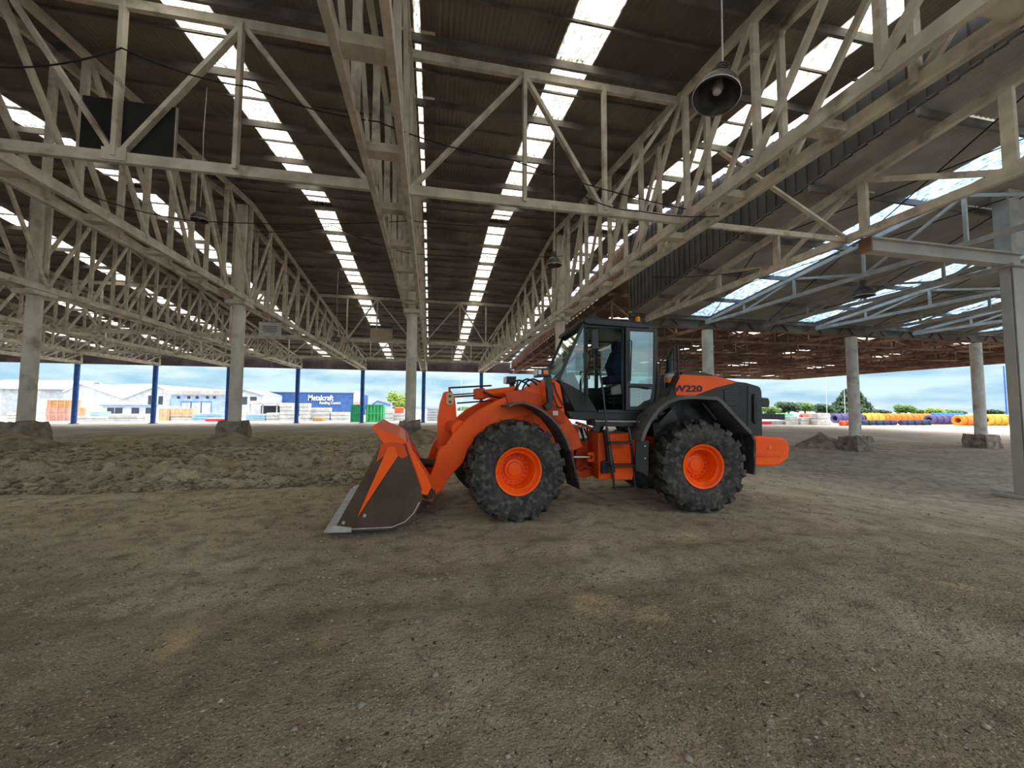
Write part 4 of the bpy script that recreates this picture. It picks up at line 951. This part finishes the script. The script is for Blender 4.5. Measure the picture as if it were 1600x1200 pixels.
# the side faces +y (left); text reads towards -x there
R3 = Matrix(((-1, 0, 0), (0, 0, 1), (0, 1, 0))).to_4x4()
hgt = lp(1080, 602, HY)[1]-lp(1080, 612, HY)[1]; wid = x2-tx
SC = hgt/.72
lw = lettering('W220', SC, 'navy', LM @ Matrix.Translation((0, 0, 0)), hood)
xs_ = [v.co.x for v in lw.data.vertices]; full = max(xs_)
k_ = (wid/.70)/full
lw.matrix_basis = WM[hood.name].inverted() @ LM @ Matrix.Translation((tx+full*k_, HY+.026, tz)) @ R3 @ Matrix.Diagonal((k_, 1, 1, 1))

# ---------------------------------------------------------------- the yard outside
ZY = -.85
def pxbox(px0, px1, pyt, Y, depth, zb=ZY, pyb=None):
    a = atY(px0, pyt, Y); b = atY(px1, pyt, Y); zt = (a.z+b.z)/2
    z0 = atY((px0+px1)/2, pyb, Y).z if pyb else zb
    return a.x, b.x, z0, zt
def ybuild(name, label, cat, px0, px1, pyt, Y, depth, mat, group=None, zb=ZY, pyb=None, part='body', bevel=0):
    x0, x1, z0, zt = pxbox(px0, px1, pyt, Y, depth, zb, pyb)
    root = thing(name, label, cat, ((x0+x1)/2, Y, z0), 0, group)
    MB().box(((x0+x1)/2, Y+depth/2, (z0+zt)/2), (x1-x0, depth, zt-z0)).build(part, mat, root, bevel=bevel)
    return root, (x0, x1, z0, zt)
def rect(root, name, mat, px0, px1, py0, py1, Y, proud=.06):
    a = atY(px0, py0, Y); b = atY(px1, py1, Y)
    return MB().box(((a.x+b.x)/2, Y-proud/2, (a.z+b.z)/2), (abs(b.x-a.x), proud, abs(a.z-b.z))).build(name, mat, root)
def gable(name, label, pts, Y, depth, wall, roof, cat='building', zb=ZY):
    """gable end facing the shed: pts = left eave, apex, right eave in photo pixels"""
    L_, A_, R_ = [atY(*q, Y) for q in pts]
    root = thing(name, label, cat, ((L_.x+R_.x)/2, Y, zb))
    MB().prism([(L_.x, zb), (R_.x, zb), (R_.x, R_.z), (A_.x, A_.z), (L_.x, L_.z)], Y, Y+depth).build('wall', wall, root)
    for P, Q in ((L_, A_), (A_, R_)):
        MB().prism([(P.x, P.z), (Q.x, Q.z), (Q.x, Q.z+.25), (P.x, P.z+.25)], Y-.5, Y+depth).build('roof', roof, root)
    return root
# hills
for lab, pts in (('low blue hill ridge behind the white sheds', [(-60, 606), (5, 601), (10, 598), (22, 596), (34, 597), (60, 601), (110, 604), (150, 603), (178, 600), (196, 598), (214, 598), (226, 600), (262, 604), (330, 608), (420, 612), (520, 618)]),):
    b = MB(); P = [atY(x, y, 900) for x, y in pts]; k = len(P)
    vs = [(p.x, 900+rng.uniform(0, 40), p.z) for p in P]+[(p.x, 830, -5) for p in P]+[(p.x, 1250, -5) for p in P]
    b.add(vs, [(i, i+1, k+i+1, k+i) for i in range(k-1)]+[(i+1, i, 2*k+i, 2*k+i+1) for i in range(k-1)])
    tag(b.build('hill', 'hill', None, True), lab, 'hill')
# white sheds
r, bb_ = ybuild('storage_shed', 'white storage shed with wide grey door bay', 'building', -40, 112, 607, 118, 14, 'wall_white', part='wall')
a = atY(-40, 607, 118); c = atY(112, 607, 118); rg = atY(40, 597, 118)
MB().prism([(117.2, a.z), (125, rg.z+.6), (132.6, a.z), (132.6, a.z+.2), (125, rg.z+.85), (117.2, a.z+.2)], a.x-.3, c.x+.3, lambda y, z, x: (x, y, z)).build('roof', 'roof_white', r)
rect(r, 'door_bay', 'wall_grey', 4, 27, 609, 650, 118); rect(r, 'door_bay', 'wall_grey', 64, 102, 610, 622, 118); rect(r, 'fascia', 'roof_brownedge', 2, 104, 607, 609, 117.9)
gable('warehouse', 'white gabled warehouse whose roof slopes down to the valley gutter', [(100, 613), (128, 600), (195, 623.5)], 112, 40, 'wall_white', 'roof_white')
g2 = gable('warehouse', 'white gabled warehouse with brown window beside the pale blue office', [(194, 623.5), (247, 603), (266, 612)], 111, 40, 'wall_white', 'roof_white')
rect(g2, 'window', 'win_dark', 232, 238, 618, 632, 111); rect(g2, 'window', 'win_dark', 248, 254, 619, 632, 111)
ybuild('warehouse', 'long white warehouse roof seen between the two gables', 'building', 135, 250, 602.5, 158, 20, 'roof_white', part='wall')
# pale blue building
r, _ = ybuild('office_block', 'pale blue clad building with brown roof edge and small square windows', 'building', 268, 352, 615, 108, 16, 'wall_palblue', part='wall')
rect(r, 'roof_edge', 'roof_brownedge', 256, 354, 609.5, 617, 107.5, .5)
for px in (279, 295, 308, 324, 335): rect(r, 'window', 'win_dark', px-2, px+2.4, 619, 623, 108)
for p0_, p1_ in ((284, 297), (300, 313), (316, 329)):
    f_ = rect(r, 'door_frame', 'paint_blue', p0_-1.4, p1_+1.4, 627, 646, 108, .08); rect(r, 'roller_door', 'wall_white', p0_, p1_, 629, 646, 107.95, .08)
# site office
r, _ = ybuild('site_office', 'low white portable office with blue roof edge', 'building', 160, 246, 634, 97, 8, 'wall_white', part='wall')
rect(r, 'roof_edge', 'paint_blue', 158, 247, 632.5, 634.5, 96.8, .3)
for p0_, p1_ in ((168, 178), (180, 191), (206, 217), (228, 238)): rect(r, 'window', 'win_dark', p0_, p1_, 637, 646, 97)
# timber crates and wrapped stacks along the yard edge
def crate(px0, px1, pyt, pyb, Y, mat, lab, grp='crates in the yard', nb=3):
    r, (x0, x1, z0, zt) = ybuild('timber_crate', lab, 'crate', px0, px1, pyt, Y, 2.2, mat, grp, pyb=pyb)
    for k in range(nb): xx = x0+(x1-x0)*(k+.5)/nb; MB().box((xx, Y-.05, (z0+zt)/2), (.22, .1, zt-z0)).build('batten', mat, r)
    for zz in (z0+.12, (z0+zt)/2, zt-.12): MB().box(((x0+x1)/2, Y-.03, zz), (x1-x0, .06, .14)).build('slat', mat, r)
crate(74, 108, 625, 637, 80, 'crate', 'brown slatted crate on top of the stack by the cracked column')
crate(72, 107, 637, 650, 80, 'crate_pink', 'reddish crate in the middle of the stack by the cracked column')
crate(72, 107, 650, 659, 80, 'crate_pink', 'reddish crate at the bottom of the stack by the cracked column')
crate(109, 117, 637, 659, 83, 'crate', 'narrow brown crate beside the reddish stack', nb=1)
crate(249, 265, 638, 658, 80, 'crate_tan', 'tall tan crate just beside a blue post', nb=2)
crate(267, 300, 638, 651, 80, 'crate_tan', 'wide tan slatted crate on a white pallet')
crate(489, 504, 653, 659, 76, 'crate', 'small orange-brown crate among the white stacks', nb=2)
def stack(px0, px1, pyt, pyb, Y, mat, lab, grp='wrapped stacks in the yard', rows=3):
    r = None; zt_ = atY(px0, pyt, Y).z; z0 = atY(px0, pyb, Y).z if pyb else ZY
    a = atY(px0, pyt, Y).x; b = atY(px1, pyt, Y).x; root = thing('wrapped_stack', lab, 'stack', ((a+b)/2, Y, z0), 0, grp)
    for k in range(rows):
        h = (zt_-z0)/rows; MB().box(((a+b)/2+rng.uniform(-.05, .05), Y+1, z0+h*(k+.45)), (b-a, 2, h*.86)).build('bundle', mat, root, bevel=.06)
        MB().box(((a+b)/2, Y+1, z0+h*(k+.95)), ((b-a)*.96, 1.8, h*.1)).build('bearer', 'crate_tan', root)
stack(118, 165, 650, 659, 78, 'pack_white', 'low white wrapped stack before the site office', rows=2)
stack(140, 160, 643, 649.7, 79, 'pack_blue', 'pale blue bundle on the low white stack', rows=1)
stack(168, 215, 648, 659, 77, 'pack_white', 'wide white wrapped stack before the office windows', rows=2)
stack(267, 300, 651, 659, 80, 'pack_white', 'white pallet stack under the tan slatted crate', rows=1)
stack(302, 345, 646, 659, 79, 'pack_blue', 'pale blue bundles before the roller doors', rows=3)
stack(320, 352, 654, 659, 76, 'red', 'flat red bundle on the ground by the pale blue building', rows=1)
stack(10, 26, 645, 658, 78, 'pack_white', 'white bundles before the grey door bay', rows=3)
stack(384, 414, 647, 660, 80, 'pack_blue', 'bright blue bundles below the small gabled office', rows=4)
stack(416, 436, 645, 660, 80, 'pack_white', 'white bundles beside the bright blue ones', rows=3)
stack(437, 456, 630, 660, 79, 'pack_white', 'tall white stack under the open canopy end', rows=5)
stack(468, 482, 630, 660, 78, 'pack_white', 'tall white stack just beyond a blue post', rows=5)
stack(484, 515, 637, 660, 80, 'pack_white', 'wide cream stack below the blue building sign', rows=4)
stack(517, 546, 644, 660, 80, 'pack_white', 'low mixed stack beside the green container', rows=3)
stack(600, 612, 640, 660, 76, 'pack_white', 'narrow white stack beside the bright green container', rows=3)
stack(616, 630, 636, 645, 77, 'pipe_red', 'red load on the stack beside the leafy tree', rows=1)
stack(614, 632, 645, 660, 77, 'pack_white', 'pale stack under the red load', rows=3)
stack(667, 690, 636, 661, 76, 'wall_grey', 'dark grey stacked sheets behind the bell crank', rows=6)
stack(716, 742, 642, 661, 80, 'pack_white', 'pale stack seen under the bucket cylinder', rows=3)
# green containers
for p0_, p1_, mt, lab in ((548, 564, 'green', 'dark green container beside a blue post'), (572, 599, 'greenbright', 'bright green container next to the dark green one')):
    r, (x0, x1, z0, zt) = ybuild('container', lab, 'container', p0_, p1_, 632, 70, 3, 'green', 'green containers')
    for k in range(5): MB().box((x0+(x1-x0)*(k+.5)/5, 69.95, (z0+zt)/2), ((x1-x0)/12, .1, zt-z0-.2)).build('rib', mt, r)
    for zz in (z0+.15, zt-.1, (z0+zt)/2): MB().box(((x0+x1)/2, 69.93, zz), (x1-x0, .12, .12)).build('rail', mt, r)
# blue building with its sign
r, _ = ybuild('blue_warehouse', 'dark blue warehouse with white lettering on its wall', 'building', 398, 553, 613, 118, 26, 'wall_blue', part='wall')
rect(r, 'parapet', 'roof_brownedge', 396, 555, 611.5, 613.5, 117.8, .5); rect(r, 'end_pier', 'wall_white', 553, 565, 611, 632, 118, .4); rect(r, 'end_pier', 'crate_pink', 553, 565, 628, 640, 117.9, .4)
RX = Matrix(((1, 0, 0), (0, 0, -1), (0, 1, 0))).to_4x4()
for body, p0_, p1_, pyb_, pyt_, bo in (('Metalcraft', 481, 521, 625.5, 616.5, .014), ('Roofing Centre', 499, 532, 631.3, 627, .01)):
    a = atY(p0_, pyb_, 117.7); b = atY(p1_, pyb_, 117.7); hh = atY(p0_, pyt_, 117.7).z-a.z
    o = lettering(body, 1.0, 'sign_letter', Matrix(), r, 'lettering', bo, .05)
    wx = max(v.co.x for v in o.data.vertices); o.matrix_basis = WM[r.name].inverted() @ Matrix.Translation((a.x, 117.7, a.z)) @ RX @ Matrix.Diagonal(((b.x-a.x)/wx, hh/.72, 1, 1))
g3 = gable('gabled_office', 'small white gabled office in front of the blue warehouse', [(368, 612), (384, 610), (412, 618)], 104, 12, 'wall_white', 'roof_brownedge')
rect(g3, 'window', 'win_dark', 391, 401, 620, 626, 104); rect(g3, 'window', 'win_dark', 379, 386, 620, 632, 104)
cn = thing('open_canopy', 'low open canopy with pale roof below the blue warehouse', 'canopy', (atY(420, 640, 96).x, 96, ZY))
a = atY(388, 628, 96); b = atY(449, 630, 96); MB().box(((a.x+b.x)/2, 99, a.z-.3), (b.x-a.x, 7, .35)).build('roof', 'roof_brownedge', cn)
for q in (390, 410, 432, 447): xx = atY(q, 640, 96).x; MB().box((xx, 96.2, (ZY+a.z-.4)/2), (.2, .2, a.z-.4-ZY)).build('leg', 'pole', cn)
MB().box(((a.x+b.x)/2, 102, (ZY+a.z)/2-.4), (b.x-a.x-.6, .2, a.z-ZY-.8)).build('back_wall', 'win_dark', cn)
gable('distant_shed', 'low grey-blue roofed shed beyond the green containers', [(570, 640), (590, 627), (612, 634)], 130, 14, 'wall_palblue', 'wall_blue')
# trees
def tree(px, pyt, pyb, wpx, Y, mat, lab, grp, zb=ZY, seed=0, cone=False):
    r = random.Random(seed); base = atY(px, pyb, Y); top = atY(px, pyt, Y); W = wpx*1.35/FPX*Y; H_ = top.z-zb
    root = thing('tree', lab, 'tree', (base.x, Y, zb), 0, grp)
    MB().tube([(base.x, Y, zb-.1), (base.x+.1, Y, zb+H_*.35), (base.x, Y, zb+H_*.7)], [W*.04+.08, W*.03+.06, .04], 7).build('trunk', 'bark', root, True)
    for q in range(4):
        a = q*1.7; MB().tube([(base.x, Y, zb+H_*.3), (base.x+math.cos(a)*W*.3, Y+math.sin(a)*W*.3, zb+H_*.65)], [.06+W*.015, .03], 5).build('branch', 'bark', root)
    b = MB(); nq = 3200 if cone else 1900
    for k in range(nq):
        lob = r.randrange(9); la = lob*2.4; rad = (.28 if lob else 0)*W
        if cone:
            t_ = r.random()**.8; rr = W*.55*(1-t_*.8)*math.sqrt(r.random()); an = r.random()*6.283
            c = Vector((base.x+rr*math.cos(an), Y+rr*math.sin(an), zb+H_*(.12+.88*t_)-.12*rr))
        else:
            d = Vector((r.gauss(0, 1), r.gauss(0, 1), r.gauss(0, 1))).normalized()*(r.random()**.4)
            c = Vector((base.x+math.cos(la)*rad+d.x*W*.24, Y+math.sin(la)*rad+d.y*W*.24, zb+H_*(.62+.14*math.sin(lob*1.9))+d.z*H_*.24))
        s_ = W*.035*(.6+r.random()); u = Vector((r.gauss(0, 1), r.gauss(0, 1), r.gauss(0, 1))).normalized(); v = u.orthogonal().normalized()
        b.add([c+u*s_, c+v*s_, c-u*s_, c-v*s_], [(0, 1, 2, 3)])
    o = bpy.data.objects.new('foliage', b.mesh('foliage', mat, False, False)); link(o, root, Matrix()); o['kind'] = 'stuff'
tree(623, 611, 645, 26, 105, 'leaf_light', 'light green leafy tree beyond the red load', 'trees beyond the yard', seed=1)
tree(735, 636, 652, 30, 110, 'leaf', 'low green bush seen under the bucket cylinder', 'trees beyond the yard', seed=2)
ZR = -1.38
for n_, (px, pyt, wp, mt, lab) in enumerate([(1205, 634, 24, 'leaf', 'rounded green tree just beyond the tail lamp'), (1232, 627, 32, 'leaf_dark', 'dark spreading tree between two lighter trees'), (1218, 636, 20, 'leaf_light', 'yellow-green bush before the dark spreading tree'),
        (1258, 628, 28, 'leaf', 'mid green tree left standing beside the lamp pole'), (1288, 630, 26, 'leaf_dark', 'dark bush at the foot of the lamp pole'), (1415, 632, 26, 'leaf', 'round green tree above the orange pipes'),
        (1375, 640, 26, 'leaf_dark', 'low dark bush beside the tall conifer'), (1442, 640, 28, 'leaf', 'low green bush beyond the purple pipe coils'), (1462, 637, 24, 'leaf_light', 'light green bush beyond the blue pipes'), (1490, 640, 30, 'leaf', 'wide low bush beyond the big orange coil'), (1548, 640, 30, 'leaf_dark', 'low bush beyond the chipped plinth column')]):
    tree(px, pyt, 650, wp, 112+(n_ % 4)*10, mt, lab, 'trees beyond the yard', ZR, 20+n_)
tree(1331, 608, 650, 60, 118, 'leaf_dark', 'tall dark conifer behind the pale column', 'trees beyond the yard', ZR, 50, True)
# lamp poles
for px, pyt, Y, mt, lab in ((1290, 590, 100, 'pole', 'slim grey lamp pole with a head lamp beside the dark bush'), (1318, 588, 96, 'pole', 'slim pale pole rising before the conifer'), (1568, 572, 60, 'bluepost', 'tall blue pole beyond the chipped plinth column'), (721, 584, 100, 'pole', 'thin grey pole seen above the bucket cylinder'), (611, 628, 90, 'pole', 'short grey pole beside the light green tree')):
    p = atY(px, pyt, Y); zb = ZR if px > 1000 else ZY; root = thing('lamp_pole', lab, 'pole', (p.x, Y, zb))
    rr = .10 if mt == 'pole' else .14
    MB().tube([(p.x, Y, zb), (p.x, Y, p.z)], [rr, rr*.7], 8).build('pole', mt, root, True)
    MB().box((p.x+.5, Y, p.z+.05), (1.0, .3, .18)).build('lamp_head', 'pole', root); MB().box((p.x, Y, zb+.1), (.5, .5, .2)).build('base', 'plinth', root)
# pipe coils and wrapped goods on the right
def coil(px0, px1, pyt, pyb, mat, lab, back=0, n=None, tr_=.5):
    q = atZ((px0+px1)/2, pyb, ZR); Y = q.y+back; a = atY(px0, pyb, Y).x; b = atY(px1, pyb, Y).x
    H_ = atY((px0+px1)/2, pyt, Y).z-ZR; R_ = H_/2; n = n or max(3, int((b-a)/.55)); tr = (b-a)/n*.5
    root = thing('pipe_coil', lab, 'pipe coil', ((a+b)/2, Y, ZR), 0, 'pipe coils in the yard')
    m_ = MB(); seg, ts = 22, 7; R0 = R_-tr
    vs = []
    for i in range(seg):
        an = 2*math.pi*i/seg
        for j in range(ts):
            bt = 2*math.pi*j/ts; rr = R0+tr*math.cos(bt); vs.append((tr*1.05*math.sin(bt), rr*math.cos(an), rr*math.sin(an)))
    m_.add(vs, [(i*ts+j, ((i+1) % seg)*ts+j, ((i+1) % seg)*ts+(j+1) % ts, i*ts+(j+1) % ts) for i in range(seg) for j in range(ts)])
    me = m_.mesh('pipe_turn', mat, True)
    for k in range(n): link(bpy.data.objects.new('pipe_turn', me), root, Matrix.Translation((a+(b-a)*(k+.5)/n, Y+.12*math.sin(k*2.1), ZR+R_)))
    MB().box(((a+b)/2, Y, ZR+.06), (b-a, H_*.6, .12)).build('bearer', 'crate_tan', root)
coil(1304, 1345, 646, 663, 'pipe_purple', 'purple pipe coil beside the white wrapped bags', 4)
coil(1349, 1377, 645.5, 663, 'pipe_yellow', 'yellow ribbed pipe coil beside the purple one', 4)
coil(1378, 1451, 646, 663, 'pipe_orange', 'long orange pipe coil behind the low dark coils', 5)
coil(1347, 1400, 656, 665, 'pipe_navy', 'low dark blue pipe coil lying in front of the yellow one')
coil(1407, 1452, 655.5, 665, 'pipe_navy', 'low dark blue pipe coil lying in front of the long orange one')
coil(1451, 1496, 648, 664, 'pipe_purple', 'dark purple pipe coil between the orange coils', 1)
coil(1458, 1504, 645, 660, 'pipe_blue', 'bright blue pipe coil behind the dark purple one', 9)
coil(1496, 1522, 648.5, 665.5, 'pipe_orange', 'big orange coil beside the chipped plinth column')
coil(1538, 1569, 647, 665.5, 'pipe_yellow', 'amber ribbed coil beyond the chipped plinth column')
coil(1313, 1330, 657, 665.5, 'pipe_red', 'small red coil at the foot of the pale column', -1)
coil(1252, 1285, 646, 658, 'pipe_red', 'red-orange pipe bundle behind the white wrapped bags', 8)
def goods(px0, px1, pyt, pyb, mat, lab, back=0, rows=2):
    q = atZ((px0+px1)/2, pyb, ZR); Y = q.y+back; a = atY(px0+1.4, pyb, Y).x; b = atY(px1-2.2, pyb, Y).x; zt = atY((px0+px1)/2, pyt, Y).z
    root = thing('wrapped_goods', lab, 'stack', ((a+b)/2, Y, ZR), 0, 'wrapped goods in the yard')
    for k in range(rows):
        h = (zt-ZR)/rows; MB().box(((a+b)/2, Y+.8, ZR+h*(k+.5)), ((b-a)*(1-.04*k), 1.6, h*.93)).build('bag', mat, root, bevel=.15)
    MB().box(((a+b)/2, Y+.8, ZR+.05), (b-a, 1.6, .1)).build('pallet', 'crate_tan', root)
goods(1193, 1209, 658, 664, 'red', 'small red car-like load by the rear step', 0, 1)
goods(1210, 1227, 657, 664, 'wall_grey', 'grey low load beside the small red one', 0, 1)
goods(1226, 1250, 650, 664, 'pack_white', 'white wrapped bags beside the grey low load')
goods(1250, 1274, 652, 664, 'pack_white', 'pale blue-white wrapped bags in the middle of the row', 0, 2)
goods(1276, 1301, 645.5, 664.5, 'pack_white', 'tall white wrapped bag beside the purple coil', 0, 2)
goods(1222, 1242, 646, 656, 'tarp_green', 'green tarpaulin load behind the white bags', 7, 1)
# soil heap between the counterweight and the pale column
def heap(q, W, D, H_, lab, seed=3):
    n = 40; u, v = np.meshgrid(np.linspace(-1, 1, n+1), np.linspace(-1, 1, n+1)); rr = np.sqrt(u*u+v*v); x = q.x+u*W; y = q.y+v*D
    h = H_*np.clip(1-rr, 0, 1)**.9+.22*H_*fbm(x*1.7+seed, y*1.7, 70+seed, 4)*np.where(rr < .95, 1, .3)
    V = np.stack([x, y, npgz(x, y)-.07+h], -1).reshape(-1, 3); i_ = (np.arange(n)[:, None]*(n+1)+np.arange(n)[None]).ravel()
    o = bpy.data.objects.new('soil_heap', np_mesh('soil_heap', V, np.stack([i_, i_+1, i_+n+2, i_+n+1], -1), 'dirt')); link(o); tag(o, lab, 'soil heap')
heap(atZ(1283, 697, -1.2), 2.1, 1.6, 1.25, 'dark soil heap against the plinth of the pale column')
heap(Vector((X0-2*S+.3, YR-1.0, 0)), 2.3, 1.7, .75, 'low soil heap around the cracked column plinth', 5)
heap(Vector((X0-S+.2, YR-1.0, 0)), 2.2, 1.6, .70, 'low soil heap around the plinth next along from the bucket column', 6)
heap(Vector((X0+.9, YR-1.2, 0)), 2.0, 1.6, .80, 'soil heap against the plinth of the column behind the bucket', 8)
